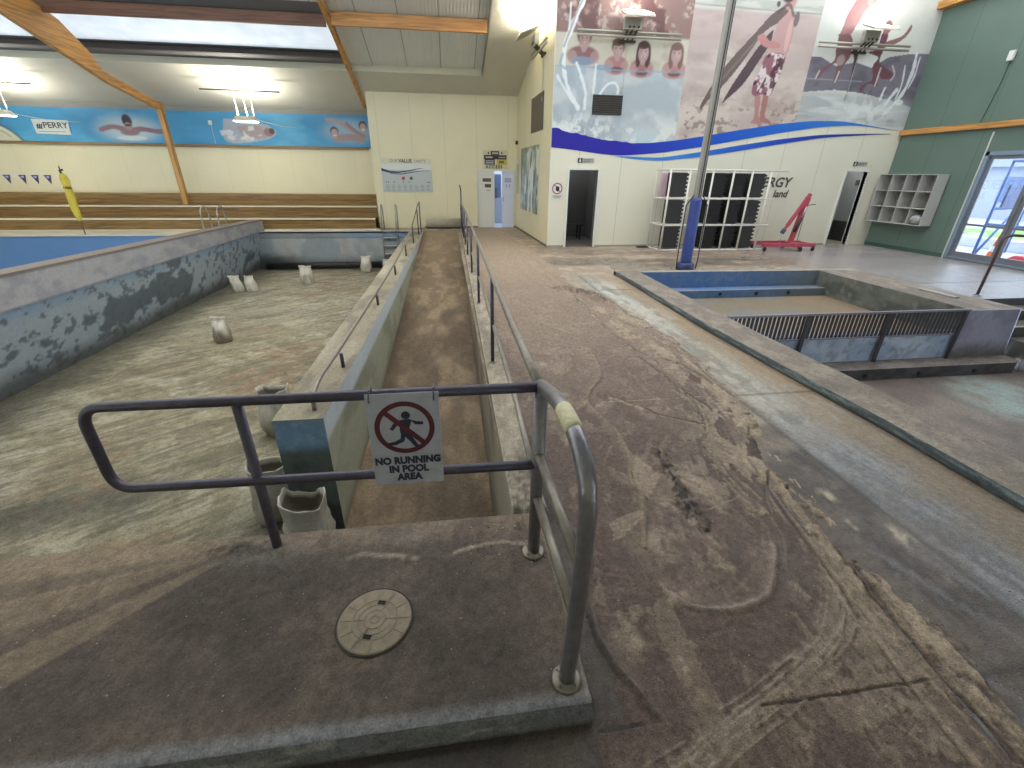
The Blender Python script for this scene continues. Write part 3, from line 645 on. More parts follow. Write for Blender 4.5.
WX = 13.2
b = MB(); b.box(WX, 10.52, 0, WX+.15, 13.2, 7); b.box(WX, 5.0, 2.53, WX+.15, 10.52, 7); b.box(WX, -3, 0, WX+.15, 5.0, 7); b.box(WX, 5.0, 0, WX+.15, 10.52, .02)
structure(b.build('wall_right', pm_g))
b = MB(); b.box(-16.2, 19.75, 0, -2.48, 19.9, 2.72); structure(b.build('wall_far_left', panel_mat('cream panels faint', CREAM, 'X', 1.16, line=.006, dark=1.25, grain=.03)))
b = MB(); b.box(-16.2, 19.75, 2.72, -2.48, 19.9, 4.2); structure(b.build('wall_far_left_upper', mat('eave shade grey', '#8d8d88', .7)))  # eave shadow put into the grey of the wall above the banner
b = MB(); b.box(-16.3, -3, -2.3, -16.15, 20, 8); structure(b.build('wall_left', pm_y))
b = MB(); b.box(-16.3, -3.15, -.1, 13.3, -3, 8); structure(b.build('wall_rear', pm_x))
# skirtings
b = MB(); b.add([(2.63,18.28,0),(2.78,13.04,0),(2.78,13.04,.07),(2.63,18.28,.07)], [(0,1,2,3)]); structure(b.build('baseboard_return', mat('skirting dirty', '#776b58', .8)))
b = MB(); b.box(-.9, 18.26, 0, 1.14, 18.3, .06); b.box(2.55, 18.26, 0, 2.64, 18.3, .06); structure(b.build('baseboard_back', mat('skirting dirty', '#776b58', .8)))
b = MB(); b.box(2.8, 13.03, 0, 3.3, 13.05, .05); b.box(4.24, 13.03, 0, 11.7, 13.05, .05); structure(b.build('baseboard_mural', mat('skirting grey', '#9a978c', .8)))
b = MB(); b.box(WX-.02, 10.6, 0, WX, 13.05, .1); structure(b.build('baseboard_right', mat('skirting green', '#3f5a52', .7)))

# ---- rooms behind the doors
DK = mat('changing room grey', '#77777c', .8, grain=.04, scale=2)
b = MB(); b.box(3.0, 15.4, 0, 4.6, 15.5, 2.6); b.box(2.97, 13.17, 0, 3.07, 15.5, 2.6); b.box(4.6, 13.17, 0, 4.7, 15.5, 2.6); b.box(2.97, 13.17, 2.5, 4.7, 14.75, 2.6)
structure(b.build('wall_changing_room', DK))
b = MB(); b.box(2.97, 13.05, -.03, 4.7, 15.5, 0.002); structure(b.build('floor_changing_room', mat('changing room floor', '#6e675f', .6)))
b = MB(); b.box(11.3, 14.3, .62, 13.1, 14.4, 2.6); structure(b.build('wall_passage_upper', mat('passage grey', '#8f8f90', .7)))
b = MB(); b.box(11.3, 14.3, 0, 13.1, 14.39, .62); b.box(11.2, 13.17, 0, 11.3, 14.4, 2.6); structure(b.build('wall_passage_lower', mat('passage dark', '#33342f', .7)))
b = MB(); b.box(13.0, 13.17, .62, 13.1, 14.3, 2.6); structure(b.build('wall_passage_side', mat('passage grey', '#8f8f90', .7)))
b = MB(); b.box(12.99, 13.17, 0, 13.1, 14.3, .62); structure(b.build('wall_passage_side_lower', mat('passage dark', '#33342f', .7)))
b = MB(); b.box(12.985, 13.5, 1.7, 13.0, 13.9, 1.86); structure(b.build('trim_passage_sign', mat('passage sign', '#4a4a4a', .6)))
b = MB(); b.box(11.2, 13.05, -.03, 13.1, 14.4, .002); structure(b.build('floor_passage', mat('passage floor', '#7f776a', .7)))
b = MB(); b.box(.6, 21.0, 0, 3.6, 21.1, 3); b.box(.5, 18.45, 0, .6, 21.1, 3); b.box(3.5, 18.45, 0, 3.6, 21.1, 3); structure(b.build('wall_lobby', mat('lobby pale blue', '#c9d6ee', .6)))
b = MB(); b.box(.6, 18.3, -.03, 3.6, 21.1, .002); structure(b.build('floor_lobby', mat('lobby floor', '#9aa7bd', .4)))

# ---- doors
WHITE = mat('white paint', '#dcdcd6', .45, grain=.03)
def door_frame(name, y, x0, x1, h, w=.055):
    b = MB(); b.box(x0-w, y-.035, 0, x0, y+.15, h+w); b.box(x1, y-.035, 0, x1+w, y+.15, h+w); b.box(x0, y-.035, h, x1, y+.15, h+w)
    return structure(b.build(name, WHITE, bevel=.006))
door_frame('door_1', 13.05, 3.35, 4.16, 2.03)
d2 = door_frame('door_2', 13.05, 11.78, 12.48, 2.08)
b = MB()
for k in range(26): b.box(-.012, 0, .1+k*.075, .012, .012, .14+k*.075)
o = b.build('hinge_strip', mat('hinge dark', '#2c2c2c', .5), d2); o.location = (12.46, 13.02, 0)
d3 = door_frame('door_3', 18.3, 1.17, 2.53, 2.0, .04)
b = MB(); b.box(1.17, 18.33, .01, 1.81, 18.375, 1.99); lw = b.build('door_leaf', WHITE, d3, bevel=.004)
b = MB(); b.box(1.36, 18.322, 1.64, 1.68, 18.33, 1.76); b.box(1.44, 18.322, 1.44, 1.68, 18.33, 1.56); b.build('notice', mat('notice brown', '#59523f', .6), lw)
b = MB(); b.box(1.5, 18.322, 1.32, 1.64, 18.33, 1.36); b.build('notice', mat('notice grey', '#a9a9a2', .6), lw)
b = MB(); b.box(0, 0, .01, .46, .045, 1.99); rw = b.build('door_leaf', mat('door leaf bluish white', '#d5dbf2', .45), d3, bevel=.004); rw.location = (2.10, 18.36, 0); rw.rotation_euler = (0, 0, R(-4))
b = MB(); b.box(.1, -.008, 1.62, .36, 0, 1.78); b.box(.14, -.008, 1.44, .2, 0, 1.56); b.box(.26, -.008, 1.44, .32, 0, 1.56); b.build('notice', mat('notice lilac', '#a9afd2', .6), rw)
b = MB(); b.tube([(.05, -.05, 1.0), (.05, -.05, 1.12)], .012); b.box(.03, -.05, .98, .07, 0, 1.0); b.build('door_handle', mat('steel', '#8a8d90', .3, 1.), rw)

# ---- roof
def S(y): return 4.4+.30*(18.3-y)
def U_(y): return S(y)+.15
soff = panel_mat('ribbed lining', '#c6c3b5', 'Y', 1.4, rib=.6, ribpitch=.055, line=.0)
upm = panel_mat('ribbed roof sheet', '#d3d4ce', 'X', 1.05, rib=.7, ribpitch=.09, line=.012, dark=.6)
ivory = mat('ivory fascia', '#cfcdb8', .5, grain=.03)
def slope(name, x0, x1, ya, yb, f, m, t=.04):
    b = MB(); vs = [(x, y, f(y)+dz) for dz in (0, t) for (x, y) in ((x0, ya), (x1, ya), (x1, yb), (x0, yb))]
    b.add(vs, [(0,1,2,3),(7,6,5,4),(0,4,5,1),(1,5,6,2),(2,6,7,3),(3,7,4,0)])
    return structure(b.build(name, m))
slope('ceiling_soffit_eaves', -16.2, 2.8, 17.1, 19.8, S, soff)
slope('ceiling_soffit_side', 1.3, 2.85, 9.0, 17.1, S, soff)
b = MB(); b.box(-16.2, 17.06, S(17.1)-.005, 1.3, 17.1, U_(17.1)+.02); structure(b.build('trim_fascia', ivory))
b = MB(); b.add([(1.3,17.1,S(17.1)),(1.3,9,S(9)),(1.3,9,U_(9)+.05),(1.3,17.1,U_(17.1)+.05),(1.34,17.1,S(17.1)),(1.34,9,S(9)),(1.34,9,U_(9)+.05),(1.34,17.1,U_(17.1)+.05)], [(0,1,2,3),(7,6,5,4),(0,4,5,1),(1,5,6,2)])
structure(b.build('trim_fascia_side', mat('fascia grey', '#8f8d84', .6)))
slope('ceiling_right_bay', -2.8, 1.34, 14.45, 17.1, U_, upm); 
slope('ceiling_left_bay', -16.2, -2.8, 16.38, 17.1, U_, mat('roof underside dark', '#6d6a68', .8))
# translucent white sheet lets the daylight in
tl = bpy.data.materials.new('translucent sheet'); tl.use_nodes = True
nt = tl.node_tree; nt.nodes.clear(); out = nt.nodes.new('ShaderNodeOutputMaterial'); tr = nt.nodes.new('ShaderNodeBsdfTranslucent'); df = nt.nodes.new('ShaderNodeBsdfDiffuse'); ad = nt.nodes.new('ShaderNodeMixShader')
wv = nt.nodes.new('ShaderNodeTexNoise'); wv.inputs['Scale'].default_value = 3; tcn = nt.nodes.new('ShaderNodeTexCoord'); nt.links.new(tcn.outputs['Object'], wv.inputs['Vector'])
cr = nt.nodes.new('ShaderNodeValToRGB'); cr.color_ramp.elements[0].color = (.62, .65, .68, 1); cr.color_ramp.elements[1].color = (.8, .82, .84, 1); nt.links.new(wv.outputs['Fac'], cr.inputs[0])
nt.links.new(cr.outputs[0], tr.inputs[0]); nt.links.new(cr.outputs[0], df.inputs[0])
ad.inputs[0].default_value = .5; nt.links.new(tr.outputs[0], ad.inputs[1]); nt.links.new(df.outputs[0], ad.inputs[2]); nt.links.new(ad.outputs[0], out.inputs[0])
slope('ceiling_translucent_sheet', -16.2, -2.8, 15.0, 16.38, U_, tl, .01)
slope('ceiling_upper_left', -16.2, 1.34, 11.6, 14.45, U_, upm)
slope('ceiling_upper_left', -16.2, 1.34, 6.2, 8.6, U_, upm)
slope('ceiling_upper_gap', -16.2, -2.8, 14.45, 15.0, U_, mat('roof underside dark', '#6d6a68', .8))
# unseen near-hall roof: opaque sheets, with invented open strips, set to steer the light
rs = mat('unseen hall roof sheet', '#a9aaa6', .7)
for (a, c) in UNSEEN_ROOF_STRIPS:
    b = MB(); b.box(2.85, a, 7.0, 13.35, c, 7.05); structure(b.build('ceiling_unseen_hall_sheet', rs))
b = MB(); b.box(-16.3, -3.1, 7.0, 2.85, NEAR_ROOF, 7.05); structure(b.build('ceiling_unseen_near_sheet', rs))

# ================================================================ TIMBER FRAMES, PURLINS, RAILS
TIM = wood_mat('orange timber', '#c08a4a', 1); TIMX = wood_mat('orange timber x', '#bd854a', 0); TIMZ = wood_mat('orange timber z', '#b78a50', 2)
BRN = wood_mat('brown timber', '#6f4a36', 0); DRK = mat('dark steel purlin', '#3f3836', .7)
for k, (x, lab) in enumerate(((-9.5, 'orange laminated timber portal frame with its column on the bleacher beside the yellow rescue tube'), (-2.81, 'orange laminated timber rafter meeting the top corner of the cream wall'))):
    t = thing('timber_portal_frame', (x, 19.3, 0), lab, 'timber frame', 'portal frames of the pool hall')
    b = MB(); w = .065
    if k == 0: prof = [(19.1,3.62),(18.8,3.76),(16.5,4.15),(14.77,4.65),(13.6,4.98),(9,6.35),(9,7.0),(14.3,5.55),(15.3,5.28),(16.1,4.78),(16.4,4.42),(18.75,3.98),(19.1,3.92)]
    else: prof = [(19.52,S(19.52)-.02),(9,S(9)-.15),(9,S(9)+.14),(19.52,S(19.52)+.03)]
    b.prism([(-w, y-19.3, z) for y, z in prof], (2*w, 0, 0)); b.build('rafter', TIM, t, bevel=.008)
    if k == 0:
        b = MB(); b.box(-.075, -.47, .772, .075, -.27, 3.98); b.build('column', TIMZ, t, bevel=.008)
def purlin(name, x0, x1, y, z0, z1, m, lab, t=.09):
    b = MB(); b.box(x0, -t/2, 0, x1, t/2, z1-z0); o = b.build(name, m, bevel=.005); o.location = (0, y, z0)
    return tag(o, lab, 'roof beam')
purlin('purlin', -16.1, -2.9, 14.85, 5.31, 5.57, BRN, 'brown timber purlin spanning the left roof above the white translucent sheet')
purlin('purlin', -2.72, 1.28, 14.7, 5.31, 5.60, TIMX, 'orange timber purlin crossing the ribbed roof recess above the cream wall')
purlin('purlin', -16.1, -2.9, 16.5, 4.96, 5.07, DRK, 'dark purlin along the lower edge of the white translucent sheet', .12)
b = MB(); b.box(0, 0, 0, 13.1, .05, .09); o = b.build('wall_rail', wood_mat('rail brown', '#8d7452', 0), bevel=.004); o.location = (-16.0, 19.69, 2.68); tag(o, 'brown timber rail under the blue swimmer banner', 'rail')
b = MB(); b.box(-.1, -8.5, 0, 0, .0, .13); o = b.build('wall_rail', TIM, bevel=.006); o.location = (13.19, 13.03, 3.04); tag(o, 'long orange timber rail across the green wall above the glass door', 'rail')
b = MB(); b.box(-.22, -8.5, 0, 0, .1, .17); o = b.build('wall_rail', TIM, bevel=.006); o.location = (13.18, 12.95, 5.93); tag(o, 'short visible end of a timber beam high on the green wall in the top corner', 'rail')

# ================================================================ BLEACHER
t = thing('bleacher', (-9.4, 17.7, 0), 'three-tier timber bleacher along the far left wall with pale tread edges', 'bleacher')
PL = wood_mat('bleacher boards', '#86683a', 0); NO = mat('tread edge cream', '#d5ceb5', .6); TRD = wood_mat('tread boards', '#8f7450', 0)
for k, (y0, y1, z0, z1) in enumerate(((17.65, 18.35, 0, .40), (18.35, 19.05, .40, .77), (19.05, 19.74, .77, 1.13))):
    b = MB(); h = (z1-z0)/2
    for j in range(2): b.box(-6.7, y0-17.7, z0+j*h+.004, 6.77, y0-17.7+.03, z0+(j+1)*h-.004)
    b.build('riser_board', PL, t, bevel=.003)
    b = MB(); b.box(-6.7, y0-17.7+.03, z1-.04, 6.77, y1-17.7, z1); b.build('tread', TRD, t)
    if k < 2: b = MB(); b.box(-6.7, y0-17.75, z1-.045, 6.77, y0-17.68, z1+.005); b.build('tread_edge', NO, t, bevel=.003)
b = MB(); b.box(-15.9, 17.60, 0, -2.5, 17.64, .045); o = b.build('trim_1', NO); structure(o)

# ================================================================ GUARD RAILING (platform + ramp)
ST = mat('brushed steel tube', '#86858c', .32, .6, grain=.12, scale=30, bump=.1, bscale=80)
STD = mat('dull purple steel', '#575360', .45, .55, grain=.15, scale=25, bump=.12, bscale=90)
STW = mat('worn dusty steel', '#8c857b', .45, .5, grain=.18, scale=18, bump=.15, bscale=60)
STC = mat('corner steel', '#8d8c92', .3, .62, grain=.14, scale=26, bump=.12, bscale=70)
rl = thing('guard_railing', (.37, 1.69, .1), 'tubular metal guard railing round the platform corner and along the ramp with a rule sign', 'railing')
o_ = Vector((.37, 1.69, .1))
def rp(name, pts, r, m, n=14, extra=None):
    b = MB(); b.tube([Vector(p)-o_ for p in pts], r, n)
    return b.build(name, m, rl, smooth=True)
TZ, MZ = 1.068, .66
loop = fillet([(.35, 1.69, TZ), (-1.69, 1.985, .93), (-1.69, 1.985, .475), (.35, 1.69, MZ)], .11, 8)
rp('top_rail', loop, .0235, STD)
rp('post', [(-.985, 1.905, .05), (-.985, 1.90, .12), (-.975, 1.885, .975)], .024, STD)
rp('post', [(.362, 1.69, .1), (.368, 1.69, TZ+.005)], .031, ST)
BEND = [(.370,1.72,1.058),(.376,1.58,1.095),(.383,1.40,1.128),(.388,1.23,1.12),(.395,1.11,1.055),(.398,1.06,.95),(.397,1.045,.75),(.39,1.038,.42),(.375,1.03,.11)]
rp('top_rail', list(smooth_line(BEND, 6)), .031, STC, 18)
rp('mid_rail', [(.365, 1.68, .72), (.39, 1.05, .69)], .0205, STW)
rp('mid_rail', [(.365, 1.68, .47), (.385, 1.05, .45)], .0205, STW)
rp('tape_wrap', list(smooth_line(BEND, 6))[13:19], .0323, mat('cream tape', '#cfc9a4', .6, grain=.15, scale=60), 18)
for (px, py) in ((.36, 1.69), (.375, 1.03)):
    b = MB(); c = Vector((px, py, .1))-o_
    b.lathe([(.0, .0), (.058, .0), (.058, .008), (.048, .013), (.030, .014), (.030, .03), (.0285, .034)], c, 24)
    for a in range(4): b.cyl((c.x+.045*math.cos(a*1.57+.7), c.y+.045*math.sin(a*1.57+.7)), .006, .006+c.z, .02+c.z, 8)
    b.build('base_flange', STW, rl, smooth=True, bevel=0)
TR = [(.372, 1.72, 1.045), (.385, 2.6, 1.01), (.40, 4.5, 1.0), (.42, 7.0, 1.0), (.44, 10, 1.0), (.455, 13, 1.0), (.465, 16.3, 1.0), (.465, 16.9, .97), (.465, 17.05, .85), (.465, 17.05, .14)]
rp('top_rail', fillet(TR, .15, 4), .0235, STW)
rp('mid_rail', [(.372, 1.72, .50), (.40, 2.6, .50), (.42, 7, .50), (.45, 12, .50), (.465, 17.03, .50)], .018, STW)
for y in (4.31, 6.69, 8.99, 11.2, 12.9, 14.4, 15.7):
    x = .385+.0058*(y-2.6) if y > 2.6 else .38
    rp('post', [(x, y, .1), (x, y, 1.0)], .019, STD, 10)
    b = MB(); c = Vector((x, y, .1))-o_; b.lathe([(0, 0), (.04, 0), (.04, .008), (.02, .012)], c, 14); b.build('base_flange', STW, rl)
rp('post', fillet([(.47, 16.55, .1), (.47, 16.55, 1.42), (.44, 16.5, 1.55)], .08), .022, STD, 10)

# ---- rule sign on the railing
sg = thing('rule_sign', (-.225, 1.685, .655), 'white pool rule sign with a struck-out running figure tied to the platform railing', 'sign')
SGW = mat('weathered white plastic', '#b4b8c8', .4, grain=.10, scale=22)
b = MB(); b.box(-.15, -.006, 0, .15, .0, .45); pn = b.build('panel', SGW, sg, bevel=.003); pn.location = (0, -.03, -.02); pn.rotation_euler = (R(-1.5), 0, 0)
MAR = mat('sign maroon', '#5f2b38', .5, grain=.06, scale=30); NAV = mat('sign navy', '#33374f', .5, grain=.06, scale=30)
FY = -.0075
def flat(b, pts, y, mi=0): b.prism([(x, y, z) for x, z in pts], (0, -.0008, 0), mi)
b = MB(); N = 48; cz = .288; cx = 0
ri, ro = .103, .125
for k in range(N):
    a0, a1 = 2*math.pi*k/N, 2*math.pi*(k+1)/N
    flat(b, [(cx+ro*math.cos(a0), cz+ro*math.sin(a0)), (cx+ro*math.cos(a1), cz+ro*math.sin(a1)), (cx+ri*math.cos(a1), cz+ri*math.sin(a1)), (cx+ri*math.cos(a0), cz+ri*math.sin(a0))], FY)
u = Vector((.7071, -.7071)); w_ = Vector((.7071, .7071))*.011
flat(b, [tuple(Vector((cx, cz))+u*s*.106+w_*q) for s, q in ((-1,-1), (1,-1), (1,1), (-1,1))], FY-.0012)
b.build('prohibition_ring', MAR, pn)
b = MB()   # running figure
flat(b, [(.008+.0185*math.cos(k*.393), .348+.0185*math.sin(k*.393)) for k in range(16)], FY)
flat(b, [(-.018,.326), (.022,.330), (.030,.318), (.012,.27), (.016,.255), (-.018,.25), (-.022,.28)], FY)
flat(b, [(.018,.33), (.03,.32), (.045,.302), (.078,.300), (.078,.314), (.05,.317)], FY)
flat(b, [(-.016,.326), (-.045,.312), (-.063,.285), (-.05,.277), (-.034,.298), (-.012,.306)], FY)
flat(b, [(.016,.262), (.032,.236), (.048,.205), (.066,.19), (.056,.182), (.034,.196), (.012,.228), (-.006,.25)], FY)
flat(b, [(-.018,.262), (-.022,.236), (-.05,.222), (-.078,.218), (-.078,.206), (-.042,.206), (-.008,.222), (.0,.25)], FY)
b.build('running_figure', NAV, pn)
for s, z, sz in (('NO RUNNING', .124, .048), ('IN POOL', .080, .048), ('AREA', .038, .048)):
    text('lettering', s, sz, (0, -.0065, z), (R(90), 0, 0), NAV, pn, sx=.90, bold=.0026)
for (x, z) in ((-.13, .43), (.13, .43)):
    b = MB(); b.tube([(x, -.05, .405), (x, .01, .385), (x, .035, .40), (x, .03, .44), (x, -.02, .445), (x, -.05, .405)], .0035, 6); b.build('cable_tie', mat('tie grey', '#56565c', .5), sg)

# ---- manhole cover
MCX, MCY = -.408, 1.385
mc = thing('manhole_cover', (MCX, MCY, .1035), 'round beige plastic access cover with ribs and two lifting slots set in the platform', 'cover')
MCM = mat('beige plastic', '#8b7f6c', .65, grain=.22, scale=22, bump=.15, bscale=80); MCD = mat('slot black', '#161412', .8)
b = MB(); rm = .159
b.lathe([(0, .006), (rm-.006, .006), (rm, .003), (rm, -.002)], (0,0,0), 56)
for rr_ in (.018, .045, .072, .098): b.lathe([(rr_-.002, .006), (rr_-.0014, .0082), (rr_+.0014, .0082), (rr_+.002, .006)], (0,0,0), 48)
for k in range(12):
    a = k*math.pi/6+.2; r0 = .045 if k % 2 == 0 else .098
    b.bar((r0*math.cos(a), r0*math.sin(a), .0068), ((rm-.008)*math.cos(a), (rm-.008)*math.sin(a), .0068), .0028, .003)
for a in (1.32, 1.82, -1.32, -1.82): b.bar((.05*math.cos(a), .05*math.sin(a), .007), (.142*math.cos(a), .142*math.sin(a), .007), .003, .0034)
b.build('disc', MCM, mc, smooth=False)
for s in (1, -1):
    b = MB(); b.box(-.017, s*.082-.012, .0055, .017, s*.082+.012, .0078); b.build('lifting_slot', MCD, mc)
b = MB(); b.lathe([(rm+.0005, .001), (rm+.006, .003), (rm+.010, 0.0)], (0,0,0), 56); b.build('rim', mat('rim dark', '#3e3833', .8), mc)
mc.rotation_euler = (0, 0, R(-14))

# ---- handrail on the pool-side ramp wall
hr = thing('wall_handrail', (-1.2, 4.0, 0), 'low steel handrail on short posts along the pool-side ramp wall', 'handrail')
o2 = Vector((-1.2, 4.0, 0))
hp = [(-1.25, 3.62, .0), (-1.25, 3.62, .13), (-1.245, 3.85, .19), (-1.24, 4.6, .165), (-1.2, 7.1, .165), (-1.16, 9.4, .19), (-1.13, 11.75, .26), (-1.08, 14.1, .47), (-1.03, 16.9, .93)]
b = MB(); b.tube([Vector(p)-o2 for p in fillet(hp, .12, 5)], .02, 10); b.build('rail', STW, hr, smooth=True)
for (x, y, z) in ((-1.2, 4.58, .16), (-1.17, 7.09, .16), (-1.13, 9.41, .19), (-1.10, 11.75, .26), (-1.07, 14.1, .46), (-1.03, 16.2, .8), (-.99, 17.0, 1.0)):
    b = MB(); b.tube([(x-o2.x, y-o2.y, .0), (x-o2.x, y-o2.y, z)], .02, 8); b.build('post', STD, hr, smooth=True)

# ---- pool ladders
def ladder(loc, lab, w, h, depth):
    t = thing('pool_ladder', loc, lab, 'ladder', None)
    for sx in (-w/2, w/2):
        b = MB(); b.tube(fillet([(sx, .55, 0), (sx, .5, h*.8), (sx, .3, h), (sx, 0, h*.85), (sx, -.08, 0), (sx, -.08, -depth)], .22, 6), .02, 10); b.build('rail', ST2, t, smooth=True)
    for k in range(3):
        b = MB(); b.box(-w/2, -.14, -.25-k*.28, w/2, -.03, -.21-k*.28); b.build('step', ST2, t, bevel=.006)
    return t
ST2 = mat('ladder steel', '#a7a8a8', .3, .8, grain=.1, scale=20)
ladder((-2.1, 17.12, 0.015), 'steel ladder at the far end of the drained pool near the head of the ramp', .5, .9, 1.1)
ladder((-7.75, 16.6, 0), 'steel ladder hoops of the blue lap pool in front of the bleacher', .5, .9, 1.0)

# ---- black drain pipe at the foot of the far pool wall
b = MB(); b.tube([(-4.35, 0, .09), (-.40, 0, .09)], .11, 16); b.tube([(-1.6, 0, .09), (-1.48, 0, .09)], .122, 16)
o = b.build('drain_pipe', mat('black pipe', '#242424', .5), smooth=True); o.location = (-1.9-.3, 16.96, -1.22); tag(o, 'black pipe lying along the foot of the far pool wall', 'pipe')
o.location.x = -2.1
# grey roll at the head of the ramp
t = thing('floor_roll', (-.17, 18.05, 0), 'low grey roll lying against the cream wall at the head of the ramp', 'roll')
b = MB(); b.tube([(-.66, 0, .19), (.66, 0, .19)], .18, 22); b.build('roll', mat('roll grey', '#a09b8b', .8, bump=.3, grain=.1, scale=8), t, smooth=True)
b = MB(); b.box(-.64, -.14, 0, .64, .14, .06); b.build('base', mat('roll foot shade', '#2b2723', .8), t, bevel=.01)  # dark slab standing in for the shadow under the roll

# ================================================================ SANDBAGS
SACK = attr_mat('woven sack', grain=.1, gscale=60, bump=.4, bscale=110)
def sack(loc, h, w, d, seed, lab, rz=0., lean=(0, 0), op=False, clean=.5, pinch=.75):
    nu, nv = 36, 22
    U = np.linspace(0, 2*math.pi, nu); rows = []
    prof = [(0., .0, .0), (.02, .75, .0), (.06, .95, .02), (.2, 1.05, .18), (.4, 1.03, .38), (.6, .97, .58), (.78, .9, .76), (.9, .88, .9), (1., .9, 1.0)]
    if op: prof += [(1.02, .84, 1.0), (1.05, .76, .84), (1.08, .55, .72), (1.1, .0, .70)]
    else: prof += [(1.02, .8, 1.01), (1.04, .0, .99)]
    pts = []; t_ = np.linspace(0, 1, 1)
    PR = []
    for a, c in zip(prof[:-1], prof[1:]):
        for k in range(3): s = k/3; PR.append(tuple(a[i]*(1-s)+c[i]*s for i in range(3)))
    PR.append(prof[-1])
    X = np.zeros((len(PR), nu)); Y = X.copy(); Z = X.copy(); C = np.zeros((len(PR), nu, 3))
    for i, (tt, rr_, zz) in enumerate(PR):
        sq = 1-(1-pinch)*sst(.45, 1., min(tt, 1.)) if not op else 1-.35*sst(.5, 1., min(tt, 1.))*.6
        ex = .75
        cu, su = np.cos(U), np.sin(U)
        x = np.sign(cu)*np.abs(cu)**ex*w/2*rr_*(1.0 if op else 1+.12*(tt > .9))
        y = np.sign(su)*np.abs(su)**ex*d/2*rr_*(sq if op else max(.16, 1-.9*sst(.55, 1., min(tt, 1.))))
        n = fbm(cu*1.5+seed*7+tt*2, su*1.5+tt*3, seed, 3)-.5; n2 = fbm(cu*5+seed*3, su*5+tt*4, seed+9, 3)-.5
        k = 1+.38*n+.14*n2 if rr_ > .3 else 1
        X[i] = x*k+lean[0]*zz*h; Y[i] = y*k+lean[1]*zz*h
        Z[i] = zz*h*(1+((.30 if op else .14)*n*sst(.5, 1., zz)))+ .05*h*np.cos(2*U)*sst(.6, 1, zz)*(.5 if not op else 1.)
        dirt = sst(.75, .15, zz+.6*n)*(1-clean)+.15
        c = np.zeros((nu, 3))+A('#c9c4b6'); c = mixc(c, A('#7d735f'), np.clip(dirt+n2, 0, 1)*.9)
        if op and tt > 1.03: c = mixc(c, A('#5a5245'), np.full(nu, .9))
        C[i] = c
    o = surf('sandbag', np.stack([X, Y, Z], -1), rgba(C, .8), SACK); o.location = loc; o.rotation_euler = (0, 0, rz)
    return tag(o, lab, 'sandbag', 'sandbags in the drained pool')
PZ = -1.275
sack((-1.375, 3.20, PZ), .66, .40, .38, 11, 'large open-topped sandbag against the end of the ramp wall below the platform', .1, (.05, -.06), True, .55)
sack((-1.86, 3.82, PZ), .60, .42, .40, 12, 'slumped open sandbag just behind the large one below the platform', .5, (0, 0), True, .6)
sack((-2.34, 5.50, PZ), .60, .42, .38, 13, 'upright sandbag on the pool floor close beside the near end of the ramp wall', -.1, (-.08, .05), True, .5)
sack((-4.70, 9.3, PZ), .52, .30, .30, 14, 'single sandbag standing by itself in the middle of the drained pool floor', .2, (0, 0), False, .15, .6)
sack((-6.12, 13.7, PZ), .46, .30, .28, 15, 'tilted white sandbag leaning to the stained pool wall, nearer the wall of the pair', .4, (-.16, 0), False, .95, .6)
sack((-5.76, 13.72, PZ), .44, .28, .28, 16, 'white sandbag of the pair by the stained pool wall, farther out on the floor', -.2, (-.1, 0), False, .95, .6)
sack((-4.44, 14.5, PZ), .56, .36, .34, 17, 'white-topped sandbag out on the floor midway along the far pool wall', 0, (0, 0), False, .5, .7)
sack((-2.95, 16.35, PZ), .54, .36, .34, 18, 'white-topped sandbag standing in front of the black pipe', .1, (.03, 0), False, .7, .7)
sack((-2.25, 16.75, PZ), .36, .34, .34, 19, 'small pale sandbag at the end of the black pipe beside the ramp wall', .1, (0, 0), False, .9, .7)
# ================================================================ SMALL POOL (spa) with fence
def cop(x, y, z, U, V):
    n = fbm(x*9, y*5, 701); m_ = fbm(x*2.2, y*1.2, 703)
    c = np.zeros(x.shape+(3,))+A('#7f756c'); c = mixc(c, A('#93887b'), sst(.42, .66, n)); return mixc(c, A('#686058'), sst(.5, .7, m_)*.6)
def copf(x, y, z, U, V):
    n = fbm(y*4, z*60, 705); c = np.zeros(x.shape+(3,))+A('#4c555a'); c = mixc(c, A('#7d8a8c'), sst(.5, .68, n)*.8); return mixc(c, A('#3a3c3c'), sst(.35, 0., V)*.7)
def cox(y): return np.interp(y, [-2, 1.75, 2.75, 3.36, 4.28, 5.51, 8.7, 9], [3.53, 3.53, 3.53, 3.50, 3.46, 3.42, 3.45, 3.45])
def coi(y): return np.interp(y, [-2, 2.06, 3.04, 3.81, 4.85, 6.3, 8.7, 9], [3.95, 3.95, 3.95, 3.92, 3.88, 3.87, 3.88, 3.88])
face_patch('trim_spa_coping_left', lambda U, V: (cox(-2+V*10.98)*(1-U)+coi(-2+V*10.98)*U, -2+V*10.98, .085+.015*U+.006*(fbm(U*5, V*60, 707)-.5)), cop, G_CONC, 20, 260)
face_patch('trim_spa_coping_left_face', lambda U, V: (cox(-2+U*10.98)-.012*np.sin(V*3.1)+.006*(fbm(U*120, V*4, 709)-.5), -2+U*10.98, V*.087), copf, G_CONC, 400, 8)
face_patch('trim_spa_coping_far', lambda U, V: (3.42+5.6*U, 8.86+.2*V, .085-.03*U+.0*V), lambda x, y, z, U, V: mixc(cop(x, y, z, U, V), A('#b2b2ae'), .4+0*U), G_CONC, 100, 8)
face_patch('trim_spa_coping_far_face', lambda U, V: (3.42+5.6*U, 9.06+0*U, V*(.085-.03*U)), copf, G_CONC, 100, 4)
face_patch('trim_spa_coping_right', lambda U, V: (8.08+.95*U, 5.70+V*3.3, .055+.0*U), cop, G_CONC, 30, 100)
BLU, GRY = A('#5877a3'), A('#7f8790')
